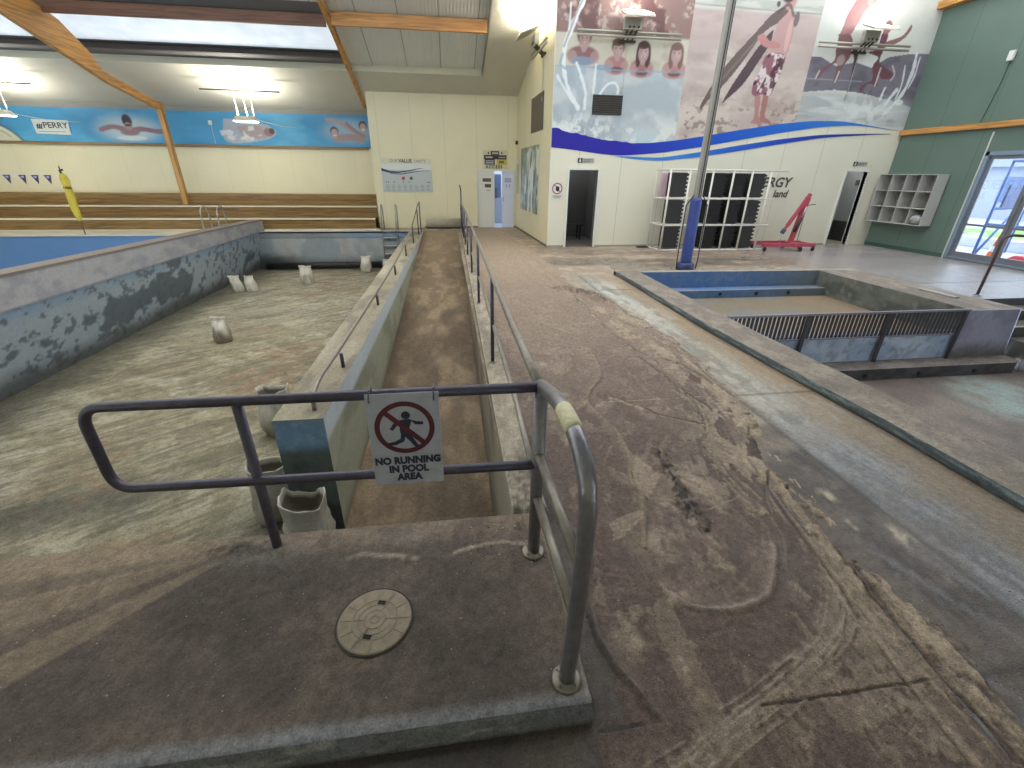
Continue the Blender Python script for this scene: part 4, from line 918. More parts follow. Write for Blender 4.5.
def spaw(x, y, z, U, V):
    n = fbm(x*2.4+y*2, z*4, 711); k = fbm(x*11+y*9, z*11, 713)
    c = np.zeros(x.shape+(3,))+BLU; c = mixc(c, A('#4f74a6'), sst(.4, .65, n)); c = mixc(c, GRY, sst(.5, .72, k)*.5); c = mixc(c, A('#6f7064'), sst(5.8, 8.2, x)*.65)
    return c
def spag(x, y, z, U, V):
    n = fbm(x*2+y*2, z*4, 715); k = fbm(x*10+y*9, z*12, 717)
    c = np.zeros(x.shape+(3,))+A('#6a6d66'); c = mixc(c, A('#515650'), sst(.4, .65, n)); return mixc(c, A('#7f7f76'), sst(.55, .7, k)*.6)
UF = -.42
face_patch('wall_spa_far', lambda U, V: (3.9+4.2*U, 8.86+0*U, -.27+.35*V-.03*U*V), spaw, G_FINE, 140, 16)
face_patch('trim_spa_far_step', lambda U, V: (3.9+4.2*U, 8.56+.3*V, -.26+0*U), lambda x, y, z, U, V: mixc(spaw(x, y, z, U, V), A('#8d8a80'), sst(.4, .0, V)*.8), G_FINE, 120, 8)
face_patch('trim_spa_far_step_face', lambda U, V: (3.9+4.2*U, 8.56+0*U, UF+(-.26-UF)*V), spaw, G_FINE, 120, 8)
face_patch('wall_spa_left', lambda U, V: (coi(-2+10.9*U)-.005, -2+10.9*U, -.95+1.045*V), spaw, G_FINE, 140, 16)
face_patch('wall_spa_right', lambda U, V: (8.08+0*U, 5.69+3.2*U, UF+(.055-UF)*V), spag, G_FINE, 120, 16)
def spaf(x, y, z, U, V):
    n = fbm(x*1.2, y*2.6, 721); k = fbm(x*4, y*6, 723)
    c = np.zeros(x.shape+(3,))+A('#817c72'); c = mixc(c, A('#87785f'), sst(.42, .62, n)); c = mixc(c, A('#6f7a88'), sst(.5, .7, k)*.6*sst(6.5, 4.5, x)); return mixc(c, A('#8f7a64'), sst(6.4, 7.6, x)*.7)
face_patch('floor_spa_upper', lambda U, V: (3.9+4.2*U, 5.69+2.9*V, UF+0*U), spaf, G_CONC, 120, 90, .45)
def spal(x, y, z, U, V):
    n = fbm(x*1.6, y*1.6, 725); k = fbm(x*5, y*5, 727)
    c = np.zeros(x.shape+(3,))+A('#6d615b'); c = mixc(c, A('#7f7269'), sst(.4, .65, n)); c = mixc(c, A('#5c534f'), sst(.5, .7, k)*.6)
    g = np.exp(-(((x-7.9)/.8)**2+((y-4.35)/.95)**2)**2)*sst(.35, .6, k*.6+n*.4); c = mixc(c, A('#8ea09c'), g*.9)
    return mixc(c, A('#a4ada6'), np.exp(-(((x-7.0)/.35)**2+((y-3.35)/.25)**2)**2)*.8)
face_patch('floor_spa_lower', lambda U, V: (3.9+6.6*U, -2+7.5*V, -.905+0*U), spal, G_CONC, 130, 150, .6)
def divw(x, y, z, U, V):
    n = fbm(x*2.2, z*3, 731); k = fbm(x*9, z*9, 733)
    c = np.zeros(x.shape+(3,))+A('#a0adc4'); c = mixc(c, A('#b8c2d0'), sst(.45, .65, n)); return mixc(c, A('#697181'), sst(.5, .7, k)*.5)
b = MB(); b.box(3.9, 5.70, -.95, 8.0, 5.86, UF+.01); structure(b.build('wall_spa_divider_core', mat('divider core', '#7d8796', .7)))
face_patch('wall_spa_divider', lambda U, V: (3.9+4.15*U, 5.69+0*U, -.72+(.72-.285)*V), divw, G_FINE, 140, 20)
b = MB(); b.box(3.9, 5.70, UF-.02, 8.05, 5.84, -.287); structure(b.build('trim_spa_divider_top', mat('divider top', '#7f8289', .7, bump=.3)))
def pier(x, y, z, U, V):
    n = fbm(x*3, z*3, 735); k = fbm(x*12, z*12, 737)
    c = np.zeros(x.shape+(3,))+A('#9a97a8'); c = mixc(c, A('#868496'), sst(.4, .65, n)); return mixc(c, A('#5d5852'), sst(-.4, -.72, z+.2*(k-.5))*.85)
face_patch('wall_spa_pier', lambda U, V: (8.02+(.93+.12*(1-V))*U, 5.685-.0*U, -.74+.795*V), pier, G_FINE, 60, 50)
face_patch('wall_spa_pier_side', lambda U, V: (8.98+.1*(1-V), 5.69+.85*U, -.74+.795*V), pier, G_FINE, 40, 40)
led = lambda x, y, z, U, V: mixc(mixc(np.zeros(x.shape+(3,))+A('#79706b'), A('#8b817a'), sst(.4, .65, fbm(x*4, y*8, 741))), A('#5b5552'), sst(.5, .7, fbm(x*9, y*9, 743))*.5)
face_patch('trim_spa_bench_top', lambda U, V: (3.9+5.1*U+.15*U*V, 5.36+.34*V, -.725+0*U), led, G_CONC, 140, 12)
face_patch('trim_spa_bench_face', lambda U, V: (3.9+5.0*U, 5.36+0*U, -.91+.187*V), lambda x, y, z, U, V: mixc(np.zeros(x.shape+(3,))+A('#4f4c4f'), A('#3f3c3e'), sst(.4, .6, fbm(x*5, z*9, 745))), G_FINE, 140, 8)
# jets
JET = mat('jet black', '#171717', .4)
def jet(x, y, z, lab, grp):
    b = MB(); b.lathe([(0, -.02), (.026, -.02), (.026, .0), (.038, .0), (.038, -.012), (.026, -.014)], (0, 0, 0), 18, axis='Y')
    o = b.build('pool_jet', JET, smooth=False); o.location = (x, y, z); tag(o, lab, 'pool jet', grp)
for x, w in ((5.62, 'leftmost'), (6.45, 'middle'), (7.2, 'rightmost')): jet(x, 8.555, -.335, w+' of three black water jets in the step face of the shallow blue pool', 'jets of the shallow pool')
for x, w in ((5.35, 'first'), (6.2, 'second'), (7.15, 'third'), (8.15, 'last')): jet(x, 5.355, -.83, w+' black water jet from the left in the bench face below the fence', 'jets of the lower pool')
# stairs down into the lower pool
for k, (y0, y1, z) in enumerate(((6.15, 6.52, -.13), (5.78, 6.15, -.29), (5.42, 5.78, -.45), (5.06, 5.42, -.6), (4.7, 5.06, -.75))):
    b = MB(); b.box(9.08, y0, -.92, 10.4, y1, z); structure(b.build('floor_stair_step', [mat('stair dark', '#55534f', .7, bump=.3)], bevel=.008))
    b = MB(); b.box(9.075, y0-.002, z-.002, 10.4, y0+.07, z+.004); structure(b.build('trim_stair_nosing', mat('nosing pale', '#8d877b', .7)))
b = MB(); b.box(9.0, 6.5, -.9, 10.5, 6.6, -.005); b.box(10.4, -2, -.95, 10.5, 6.6, -.005); structure(b.build('wall_spa_stairwell', mat('stairwell grey', '#55565a', .7, bump=.2)))
# fence
fn = thing('pool_fence', (6.0, 5.68, -.72), 'dark metal fence of close upright bars on the wall between the two small pools', 'fence')
FM = mat('fence dark bars', '#46434a', .5, .3); FR = mat('fence rail pale', '#8a8794', .45, .3)
x0, x1 = 3.93-6, 7.97-6; zt, zb = .80, .41
b = MB(); b.box(x0, -.03, zt-.02, x1, .01, zt+.012); b.build('top_rail', FR, fn, bevel=.004)
b = MB(); b.box(x0, -.03, zb-.015, x1, .01, zb+.012); b.build('bottom_rail', FR, fn, bevel=.004)
for x in (5.2-6, 6.57-6, 7.9-6):
    b = MB(); b.box(x-.03, -.055, .0, x+.03, -.03, zt-.01); b.build('post', FM, fn, bevel=.003)
nb = 58
BARM = bpy.data.meshes.new('bar')
b = MB(); b.box(-.016, -.02, zb, .016, 0, zt-.01); proto = b.build('bar', FM, fn)
for k in range(nb):
    o = proto if k == 0 else proto.copy()
    if k: COL.objects.link(o); o.parent = fn
    o.location = (x0+.06+k*(x1-x0-.12)/(nb-1), 0, 0)

# grab rail by the stairs
t = thing('grab_rail', (9.46, 6.72, .02), 'bent brown-grey grab rail rising from the deck beside the pool stairs', 'handrail')
b = MB(); b.tube(fillet([(0, 0, 0), (.0, 0, .98), (.10, -.02, 1.03), (.95, -.2, 1.0), (.98, -.25, 0)], .15, 6), .023, 12); b.build('rail', mat('grab rail', '#5b4a47', .45, .4), t, smooth=True)
b = MB(); b.lathe([(0, 0), (.06, 0), (.06, .01), (.03, .015)], (0, 0, 0), 18); b.build('base_flange', ST, t)
b = MB(); b.box(-.32, -.045, 0, .32, .045, .02); o = b.build('board_scrap', mat('scrap pale', '#9d9c9a', .6), bevel=.004); o.location = (8.62, 6.72, .058); o.rotation_euler = (0, 0, R(92)); tag(o, 'pale strip lying on the coping beside the grab rail', 'strip')

# ================================================================ BLUE PADDED COLUMN
t = thing('padded_column', (5.24, 9.5, 0), 'tall grey steel column with blue padding round its foot beside the small pool', 'column')
b = MB(); b.box(-.062, -.062, 0, .062, .062, 7.0); b.build('shaft', mat('grey column', '#9b9992', .5, grain=.05, scale=5), t, bevel=.01)
b = MB(); b.box(-.01, -.069, 1.4, .01, -.062, 7.0); b.box(.04, -.069, 1.5, .05, -.062, 7.0); b.build('cable_strip', mat('cable strip', '#35343a', .6), t)
b = MB(); b.lathe([(.0, .14), (.115, .14), (.12, .2), (.115, 1.43), (.10, 1.5), (.0, 1.5)], (0, 0, 0), 28); b.build('padding', mat('blue vinyl', '#3b4b90', .35, grain=.08, scale=6, bump=.1, bscale=12), t, smooth=True)
b = MB(); b.lathe([(.0, .0), (.19, .0), (.2, .03), (.19, .12), (.16, .16), (.0, .17)], (0, 0, 0), 28); b.build('base_collar', mat('blue collar', '#2f3c63', .5, grain=.1, scale=10), t, smooth=True)
for sx in (-.24, .25):
    b = MB(); b.tube([(sx*.9, -.05, .02), (sx, -.05, .2), (sx*.97, -.04, 1.35), (sx*.4, -.04, 1.55)], .012, 8); b.build('strap_cable', mat('cable black', '#26262b', .5), t, smooth=True)

# ================================================================ RACK OF BLACK MATS
RW = mat('white rack tube', '#dedcd2', .45, grain=.03); BK = mat('black foam', '#1b1a1b', .75, grain=.1, scale=20, bump=.2); BK2 = mat('charcoal foam', '#343334', .75, grain=.1, scale=20, bump=.2)
rk = thing('storage_rack', (5.8, 12.15, 0), 'wide white tubular rack with three tiers standing against the mural wall', 'rack')
tz = (.02, .68, 1.36, 2.06); D = .72
XF = [.06, 1.25, 1.84, 2.38, 2.93]
def tb(b, p, q, r=.027): b.tube([p, q], r, 8)
for x in [.06, .6]+XF[1:]:
    b = MB(); tb(b, (x, 0, 0), (x, 0, 2.06)); b.build('upright', RW, rk, smooth=True)
for x in [0., .36, .9, 1.45, 2.0, 2.52, 3.1]:
    b = MB(); tb(b, (x, D, 0), (x, D, 2.06), .018); b.build('upright', RW, rk, smooth=True)
for z in tz:
    b = MB(); tb(b, (.06, 0, z), (2.93+(.5 if z > 2 else .25), 0, z), .024); b.build('shelf_rail', RW, rk, smooth=True)
    b = MB(); tb(b, (0, D, z), (3.1, D, z), .018); b.build('shelf_rail', RW, rk, smooth=True)
    b = MB(); tb(b, (.06, 0, z), (0, D, z), .02); b.build('cross_rail', RW, rk, smooth=True)
    b = MB(); tb(b, (1.25, 0, z), (1.25, D, z), .016); tb(b, (2.93, 0, z), (2.93, D, z), .016); b.build('cross_rail', RW, rk, smooth=True)
def mat_slab(x, w, z, h, mt, lab, grp):
    n = 6; pts = [(0, 0, 0), (w-.06, 0, 0)]
    for k in range(n):
        z0 = h*k/n; dz = h/n
        pts += [(w-.06, 0, z0+dz*.15), (w, 0, z0+dz*.3), (w, 0, z0+dz*.7), (w-.06, 0, z0+dz*.85)]
    pts += [(w-.06, 0, h), (0, 0, h)]
    b = MB(); b.prism(pts, (0, .34, 0)); o = b.build('foam_mat', mt, bevel=0); o.location = (x, 12.30, z); return tag(o, lab, 'foam mat', grp)
TN = ('bottom', 'middle', 'top')
for c, (x, w, nm) in enumerate(((6.02, .44, 'bay nearest the changing room'), (7.12, .45, 'bay just past the column'), (7.71, .43, 'last bay but one'), (8.26, .46, 'bay beside the red crane'))):
    for r in range(3):
        mat_slab(x, w, tz[r]+.035, .60, BK2 if c in (0, 3) else BK, 'black notched foam mat, %s tier of the white rack, %s' % (TN[r], nm), 'foam mats in the white rack')
b = MB(); b.prism([(0,0,0),(.34,0,0),(.3,0,.58),(.03,0,.6)], (0, .05, 0)); o = b.build('kickboard', mat('pink foam', '#c9a9b9', .6), bevel=.01); o.location = (5.84, 12.66, tz[2]+.025); tag(o, 'pale pink panel standing at the open end of the white rack, top tier', 'panel')
b = MB(); b.prism([(0,0,0),(1.5,0,0),(1.5,0,.015),(0,0,.015)], (0, .5, 0)); 
b = MB(); b.prism([(0,0,0), (.55,0,0), (.5,0,.03), (.05,0,.03)], (0, .16, 0)); o = b.build('floor_scrap', mat('scrap dark', '#2e2d30', .7)); o.location = (5.45, 12.75, 0.002); tag(o, 'dark flat scrap on the floor at the foot of the white rack', 'scrap')

# ================================================================ RED FOLDING CRANE
RED = mat('crane red', '#b04858', .4, grain=.08, scale=10); CHR = mat('chrome', '#b9b9bd', .2, 1.); BLKM = mat('black metal', '#222226', .5)
cr_ = thing('engine_crane', (9.9, 12.1, 0), 'red folding engine crane with a lowered boom beside the white rack', 'crane')
cr_.location.x = 9.78
b = MB()
for sy in (-.28, .28): b.box(-1.05, sy-.04, .13, .55, sy+.04, .22)
b.build('leg', RED, cr_, bevel=.006)
b = MB(); b.box(-.12, -.36, .12, .1, .36, .23); b.box(.5, -.3, .12, .6, .3, .2); b.build('cross_member', RED, cr_, bevel=.006)
b = MB(); b.bar((.0, 0, .15), (.2, 0, 1.42), .1, .12); b.build('mast', RED, cr_, bevel=.006)
b = MB(); b.bar((.24, 0, 1.5), (-.22, 0, .66), .075, .085); b.bar((.0, 0, 1.08), (-.3, 0, .52), .055, .06); b.build('boom', RED, cr_, bevel=.005)
b = MB(); b.bar((-.27, 0, .57), (-.33, 0, .46), .08, .09); b.build('boom_end', mat('boom end blue grey', '#4b4f63', .5), cr_)
b = MB(); b.tube([(-.02, -.09, .5), (.08, -.09, .85)], .045, 12); b.build('jack_body', BLKM, cr_, smooth=True)
b = MB(); b.tube([(.08, -.09, .85), (.16, -.09, 1.18)], .018, 10); b.build('jack_ram', CHR, cr_, smooth=True)
b = MB(); b.tube([(.18, -.02, 1.2), (.40, -.1, 1.24)], .01, 6); b.tube([(.22, .0, .95), (.22, 0, .2)], .006, 6); b.build('pump_handle', BLKM, cr_)
b = MB()
for k in range(6): b.lathe([(.016, -.005), (.022, 0), (.016, .005), (.011, 0), (.016, -.005)], (-.31, 0, .43-.042*k), 8, axis='Y' if k % 2 else 'X')
b.build('chain', CHR, cr_)
b = MB(); b.tube(fillet([(-.31, 0, .2), (-.31, 0, .14), (-.27, 0, .11), (-.25, 0, .15)], .03), .011, 8); b.build('hook', BLKM, cr_)
for (x, y) in ((-.95, -.28), (-.95, .28), (.1, -.36), (.1, .36), (.55, -.28), (.55, .28)):
    b = MB(); b.lathe([(0, -.02), (.05, -.02), (.055, -.012), (.055, .012), (.05, .02), (0, .02)], (x, y, .056), 16, axis='Y'); b.box(x-.02, y-.03, .05, x+.02, y+.03, .13); b.build('castor', BLKM, cr_)

# ================================================================ PIGEON-HOLE SHELVES ON THE GREEN WALL
LK = mat('laminate grey white', '#bab9b4', .5, grain=.03)
pg = thing('pigeonhole_shelf', (13.19, 12.07, .73), 'grey-white pigeonhole shelf unit of twelve cubbies hung on the green wall', 'shelf')
Wd, Hh, Dp = 1.74, 1.30, .36
b = MB(); y0 = -Wd/2
b.box(-.015, y0, 0, 0, -y0, Hh); b.build('back_panel', mat('cubby back shade', '#7f7e7a', .6), pg)  # shade inside the cubbies put into the darker back colour
for s in (-1, 1):
    b = MB(); ya = s*Wd/2; b.box(-Dp, min(ya, ya-s*.02), 0, 0, max(ya, ya-s*.02), Hh); b.build('side_panel', LK, pg, bevel=.002)
for k in range(4):
    b = MB(); z = k*(Hh-.02)/3; b.box(-Dp, y0+.02, z, -.015, -y0-.02, z+.02); b.build('shelf_board', LK, pg, bevel=.002)
for k in range(1, 4):
    b = MB(); y = y0+k*Wd/4; b.box(-Dp, y-.009, .02, -.015, y+.009, Hh-.02); b.build('divider', LK, pg)
# crumpled clear bag in the lowest right hole
U_g = np.linspace(0, 2*math.pi, 24); V_g = np.linspace(.02, math.pi-.02, 14); UU, VV = np.meshgrid(U_g, V_g)
rr2 = .13*(1+.5*(fbm(UU*2+3, VV*3, 801)-.5))
XB = np.stack([rr2*np.sin(VV)*np.cos(UU)*1.1, rr2*np.sin(VV)*np.sin(UU)*1.3, rr2*np.cos(VV)*.95], -1)
o = surf('plastic_bag', XB, rgba(np.zeros(UU.shape+(3,))+A('#a9aaac'), .25), G_FINE); o.location = (12.95, 11.43, .885); tag(o, 'crumpled grey plastic bag sagging from the lowest cubby of the shelf nearest the glass door', 'bag')

# ================================================================ GLASS DOOR AND WHAT IS OUTSIDE
AL = mat('aluminium frame', '#8e939c', .35, .6, grain=.04); ALB = mat('frame blue lit', '#8799ad', .4, .3)
w1 = MB(); w1.box(13.16, 10.44, .02, 13.34, 10.53, 2.53); w1.box(13.16, 5.0, 2.44, 13.34, 10.53, 2.53); w1.box(13.18, 5.0, .02, 13.34, 10.5, .06)
wn = structure(w1.build('window_1', ALB, bevel=.004))
gl = bpy.data.materials.new('clear glass'); gl.use_nodes = True
nt = gl.node_tree; nt.nodes.clear(); out = nt.nodes.new('ShaderNodeOutputMaterial'); t1 = nt.nodes.new('ShaderNodeBsdfTransparent'); g1 = nt.nodes.new('ShaderNodeBsdfGlossy'); mxs = nt.nodes.new('ShaderNodeMixShader'); fr = nt.nodes.new('ShaderNodeFresnel')
g1.inputs['Roughness'].default_value = .02; t1.inputs[0].default_value = (.93, .96, 1, 1); nt.links.new(fr.outputs[0], mxs.inputs[0]); nt.links.new(t1.outputs[0], mxs.inputs[1]); nt.links.new(g1.outputs[0], mxs.inputs[2]); nt.links.new(mxs.outputs[0], out.inputs[0])
yy = [10.44, 9.4, 8.35, 7.3, 6.2, 5.1]
for k in range(5):
    a, c = yy[k+1], yy[k]; xo = 13.22+.03*(k % 2)
    b = MB(); b.box(xo, c-.09, .06, xo+.04, c, 2.44); b.box(xo, a, .06, xo+.04, a+.09, 2.44); b.box(xo, a+.09, 2.36, xo+.04, c-.09, 2.44); b.box(xo, a+.09, .06, xo+.04, c-.09, .2); b.box(xo, a+.09, .84, xo+.04, c-.09, .89)
    p = b.build('window_sash', AL, wn, bevel=.003)
    b = MB(); b.box(xo+.017, a+.09, .2, xo+.022, c-.09, 2.36); b.build('pane', gl, p)
b = MB(); b.box(13.175, 10.55, 0, 13.2, 10.585, 2.96); o = b.build('cable_duct', mat('duct white', '#c9cdc6', .5)); tag(o, 'thin pale conduit running up the green wall beside the glass door', 'conduit')
t = thing('wall_speaker', (13.18, 10.85, 4.42), 'small white box with a thin cable high on the green wall', 'wall box')
b = MB(); b.box(-.07, -.06, 0, .0, .06, .2); b.build('body', WHITE, t, bevel=.01)
b = MB(); b.tube([(-.01, 0, .0), (-.01, .02, -.5), (-.01, .12, -1.24)], .008, 6); b.build('cord', mat('cord dark', '#2f3a36', .6), t)

b = MB(); b.box(13.35, -6, -.3, 60, 60, -.12); structure(b.build('ground', mat('yard concrete', '#a3aab8', .8, grain=.1, scale=2)))
b = MB(); b.grid(lambda u, v: (19.4+u*9-v*1.5, 8.5+v*10, -.115+.02*mnoise.noise(Vector((u*8, v*8, 0)))), [k/10 for k in range(11)], [k/10 for k in range(11)])
tag(b.build('grass', mat('grass', '#6f9650', .9, grain=.2, scale=8)), 'pale green lawn outside beyond the glass door', 'grass', kind='stuff')
HW = mat('house cream', '#8f98ab', .7); HR = mat('house roof grey', '#6c7a94', .7); HD = mat('house window', '#4f6488', .3)
t = thing('house', (34, 17, -.12), 'pale house with a grey roof seen far outside through the glass door', 'house')
b = MB(); b.box(-3, -6, 0, 3, 9, 2.8); b.build('wall', HW, t)
b = MB(); b.add([(-3.4,-6.4,2.7),(3.4,-6.4,2.7),(3.4,9.4,2.7),(-3.4,9.4,2.7),(0,-6.4,4.6),(0,9.4,4.6)], [(0,1,4),(3,5,2),(0,4,5,3),(1,2,5,4),(0,3,2,1)]); b.build('roof', HR, t)
for y in (-4, -1, 2, 5, 7.5):
    b = MB(); b.box(-3.03, y, .9, -2.98, y+1.3, 2.2); b.build('window', HD, t)
t = thing('pipe_frame', (15.1, 11.3, -.12), 'blue pipe frame with a grey panel standing outside the glass door', 'pipe frame')
PB = mat('pipe blue', '#4c68a0', .4, .2)
for (p, q) in (((0,0,0),(0,0,2.5)), ((1.9,.6,0),(1.9,.6,2.5)), ((0,0,2.5),(1.9,.6,2.5)), ((0,0,0),(1.9,.6,1.7)), ((0,0,1.3),(1.9,.6,1.3)), ((0,-2.2,0),(0,-2.2,2.5)), ((0,-2.2,2.5),(0,0,2.5)), ((0,-2.2,.9),(0,0,.9))):
    b = MB(); b.tube([p, q], .035, 8); b.build('pipe', PB, t, smooth=True)
b = MB(); b.box(.4, .1, 1.3, 1.3, .16, 1.9); b.build('panel', mat('panel slate', '#4d5c80', .4), t)
t = thing('concrete_kerb', (17.5, 11, -.12), 'low white kerb wall outside the glass door', 'kerb')
b = MB(); b.box(-.2, -5, 0, .1, 9, .32); b.build('block', mat('kerb white', '#c3c9d6', .7), t, bevel=.02)
def cone(x, y, lab):
    t = thing('traffic_cone', (x, y, -.12), lab, 'traffic cone')
    b = MB(); b.box(-.19, -.19, 0, .19, .19, .03); b.lathe([(.15, .03), (.028, .72), (.0, .72)], (0, 0, 0), 20); b.build('body', mat('cone orange', '#e8672d', .5), t)
    b = MB(); b.lathe([(.108, .29), (.081, .44)], (0, 0, 0), 20); b.build('band', mat('cone white', '#e9e6e0', .4), t)
cone(14.45, 10.35, 'orange and white traffic cone outside the glass door')
t = thing('barrier', (14.35, 9.5, -.12), 'low red plastic barrier outside the glass door beside the cone', 'barrier')
b = MB(); b.prism([(0,-.6,0),(0,.6,0),(0,.55,.12),(0,.3,.28),(0,-.3,.28),(0,-.55,.12)], (.35, 0, 0)); b.build('body', mat('barrier red', '#d1363f', .45), t, bevel=.03)
# ================================================================ PRINTED MURAL, BANNER, POSTERS (flat prints on the walls)
class Paint:
    def __init__(s, x0, x1, z0, z1, res, base):
        s.xs = np.linspace(x0, x1, max(2, int((x1-x0)/res))); s.zs = np.linspace(z0, z1, max(2, int((z1-z0)/res)))
        s.X, s.Z = np.meshgrid(s.xs, s.zs); s.c = np.zeros(s.X.shape+(3,))+A(base); s.res = res
    def mask_poly(s, pts):
        m = np.zeros(s.X.shape, bool); n = len(pts)
        for i in range(n):
            (xa, za), (xb, zb) = pts[i], pts[(i+1) % n]
            if za == zb: continue
            k = ((za > s.Z) != (zb > s.Z)) & (s.X < (xb-xa)*(s.Z-za)/(zb-za)+xa); m ^= k
        return m
    def poly(s, pts, col, f=1., tex=0., seed=1, smooth=True):
        P = smooth_line(list(pts)+[pts[0]], 5) if smooth else pts
        m = s.mask_poly([tuple(p) for p in P]).astype(float)*f
        if tex: m = m*(1-tex*fbm(s.X*9, s.Z*9, seed))
        s.c = mixc(s.c, A(col), m)
    def ell(s, x, z, rx, rz, col, f=1., soft=.15, an=0.):
        u = (s.X-x)*math.cos(an)+(s.Z-z)*math.sin(an); v = -(s.X-x)*math.sin(an)+(s.Z-z)*math.cos(an)
        d = np.hypot(u/rx, v/rz); s.c = mixc(s.c, A(col), f*sst(1+soft, 1-soft, d))
    def line(s, pts, w, col, f=1., taper=False, jag=0.):
        L = smooth_line(pts, 8); d, _ = dist_line(s.X, s.Z, L)
        ww = w*(1+jag*(fbm(s.X*8, s.Z*8, 77)-.5)*2)
        s.c = mixc(s.c, A(col), f*sst(ww+s.res*.5, ww-s.res*.5, d))
    def tex(s, col, lo, hi, sx, sz, seed, f=1., where=1.):
        s.c = mixc(s.c, A(col), sst(lo, hi, fbm(s.X*sx, s.Z*sz, seed))*f*where)
    def below(s, fz, col, f=1., soft=.03): s.c = mixc(s.c, A(col), f*sst(fz+soft, fz-soft, s.Z))
    def build(s, name, y, label, cat, clip=None, rough=.45, group=None, back=.004):
        XYZ = np.stack([s.X-s.xs[0], np.zeros_like(s.X), s.Z-s.zs[0]], -1); drop = None
        if clip is not None:
            Xc = (s.X[:-1, :-1]+s.X[1:, 1:])/2; Zc = (s.Z[:-1, :-1]+s.Z[1:, 1:])/2; drop = clip(Xc, Zc)
        o = surf(name, XYZ, rgba(np.clip(s.c, 0, 1), rough), PRINT, drop=drop); o.location = (s.xs[0], y, s.zs[0])
        return tag(o, label, cat, group)
PRINT = attr_mat('printed film', grain=.02, gscale=30, bump=.04, bscale=60)
up_c = np.array([(2.7,3.03),(2.84,3.01),(3.44,2.91),(4.14,2.78),(5.27,2.69),(6.12,2.77),(6.97,2.89),(8.11,3.08),(9.27,3.25),(10.16,3.34),(11.09,3.36),(11.9,3.29),(12.83,3.18),(13.3,3.14)])
lo_c = np.array([(2.7,2.58),(2.83,2.57),(3.47,2.51),(4.17,2.43),(4.74,2.39),(5.88,2.48),(7.02,2.64),(8.18,2.84),(9.34,3.03),(10.52,3.2),(11.3,3.255),(11.79,3.26),(12.83,3.175),(13.3,3.14)])
upz = lambda x: np.interp(x, up_c[:, 0], up_c[:, 1]); loz = lambda x: np.interp(x, lo_c[:, 0], lo_c[:, 1])
clipm = lambda X, Z: Z < (upz(X)+loz(X))/2
SKIN, SKIND = '#b39490', '#8a6a6a'
# panel 1: four bathers leaning on the pool edge
p = Paint(2.81, 6.25, 2.5, 6.9, .02, '#a9b2b8')
p.tex('#c3c8c9', .42, .62, .9, 1.6, 901, .8); p.tex('#93a3b0', .5, .66, 2.2, 1.2, 903, .6, sst(4.6, 3.8, p.X)); p.tex('#b9cdd2', .4, .6, .8, .8, 905, .8, sst(4.4, 5.2, p.X))
p.tex('#d9dcd9', .5, .6, 3., 3., 907, .9, sst(3.6, 2.9, p.Z))
band = p.Z > 4.36+.03*np.sin(p.X*2)
p.c = np.where(band[..., None], A('#c6bfae'), p.c); p.tex('#a99f8c', .5, .7, 3, 4, 909, .5, band)
for k, (x, z, hs, bw, hair, body) in enumerate(((3.53,4.93,.145,.36,'#5a4640','#8a6464'),(4.41,4.76,.135,.27,'#6e5648','#a87a78'),(5.08,4.72,.14,.27,'#4f3a34','#9f6f6e'),(5.96,4.72,.14,.28,'#7a6258','#ad807c'))):
    hs *= 1.22; bw *= 1.12
    p.ell(x-.02, z-.34, bw, .20, body); p.ell(x-bw*.7, z-.38, .12, .14, SKIN, .7); p.ell(x+bw*.7, z-.38, .12, .14, SKIN, .6)
    if k: p.ell(x, z-.43, bw*.55, .06, '#5d4348', .8)
    if k in (2, 3):
        for sx in (-1, 1): p.ell(x+sx*hs*.72, z-.10, hs*.42, hs*1.35, hair)
    p.ell(x, z+.055, hs*1.02, hs*1.05, hair); p.ell(x, z-.03, hs*.80, hs*1.08, SKIN); p.ell(x+.03, z-.01, hs*.42, hs*.65, '#c8aaa5', .6, .5); p.ell(x, z-.05-hs*.9, hs*.4, hs*.4, SKIN, .8)
    p.ell(x-.02, z+hs*.78, hs*.85, hs*.45, hair)
    for sx in (-1, 1): p.ell(x+sx*hs*.33, z+.015, .02, .014, '#4a3432', .9)
    p.ell(x, z-.095, .045, .022, '#e9dcd8', .8); p.ell(x, z-.10, .05, .012, '#6e3f40', .7)
p.line([(2.84,4.36),(3.81,4.36),(4.20,4.32),(4.83,4.31),(6.29,4.33)], .022, '#8fa3b8', .6); p.ell(3.5, 4.48, .3, .09, '#8096ae', .8); p.ell(4.05, 4.36, .25, .06, '#8096ae', .7)
st = sst(5.02, 5.06, p.Z); n = fbm(p.X*2.2, p.Z*2.2, 911); p.c = p.c*(1-st[..., None])+mixc(mixc(np.zeros_like(p.c)+A('#8d7069'), A('#b7a49a'), sst(.45, .6, fbm(p.X*14, p.Z*14, 913))*sst(.42, .56, n)), A('#6b4c49'), sst(.55, .7, n))*st[..., None]
p.line([(3.3,5.06),(6.28,5.03)], .02, '#6a625c', .6)
W_ = '#dfe3e3'
p.line([(3.56,6.6),(3.50,6.0),(3.44,5.67),(3.20,5.15),(3.04,4.72),(3.06,4.27),(3.21,3.84),(3.47,3.47)], .05, W_, .9, jag=.8); p.line([(3.56,5.95),(3.24,5.3),(3.02,4.75)], .02, '#3d3434', .5, jag=.6); p.line([(3.14,5.6),(3.13,5.1)], .02, W_, .8)
p.line([(3.36,4.43),(3.51,4.16),(3.63,3.85),(3.65,3.47)], .04, W_, .9, jag=.7); p.line([(3.87,4.42),(3.86,4.11),(3.85,3.83)], .03, W_, .8, jag=.7); p.line([(4.03,3.80),(4.20,4.00),(4.39,4.05),(4.50,3.94),(4.50,3.82)], .03, W_, .85)
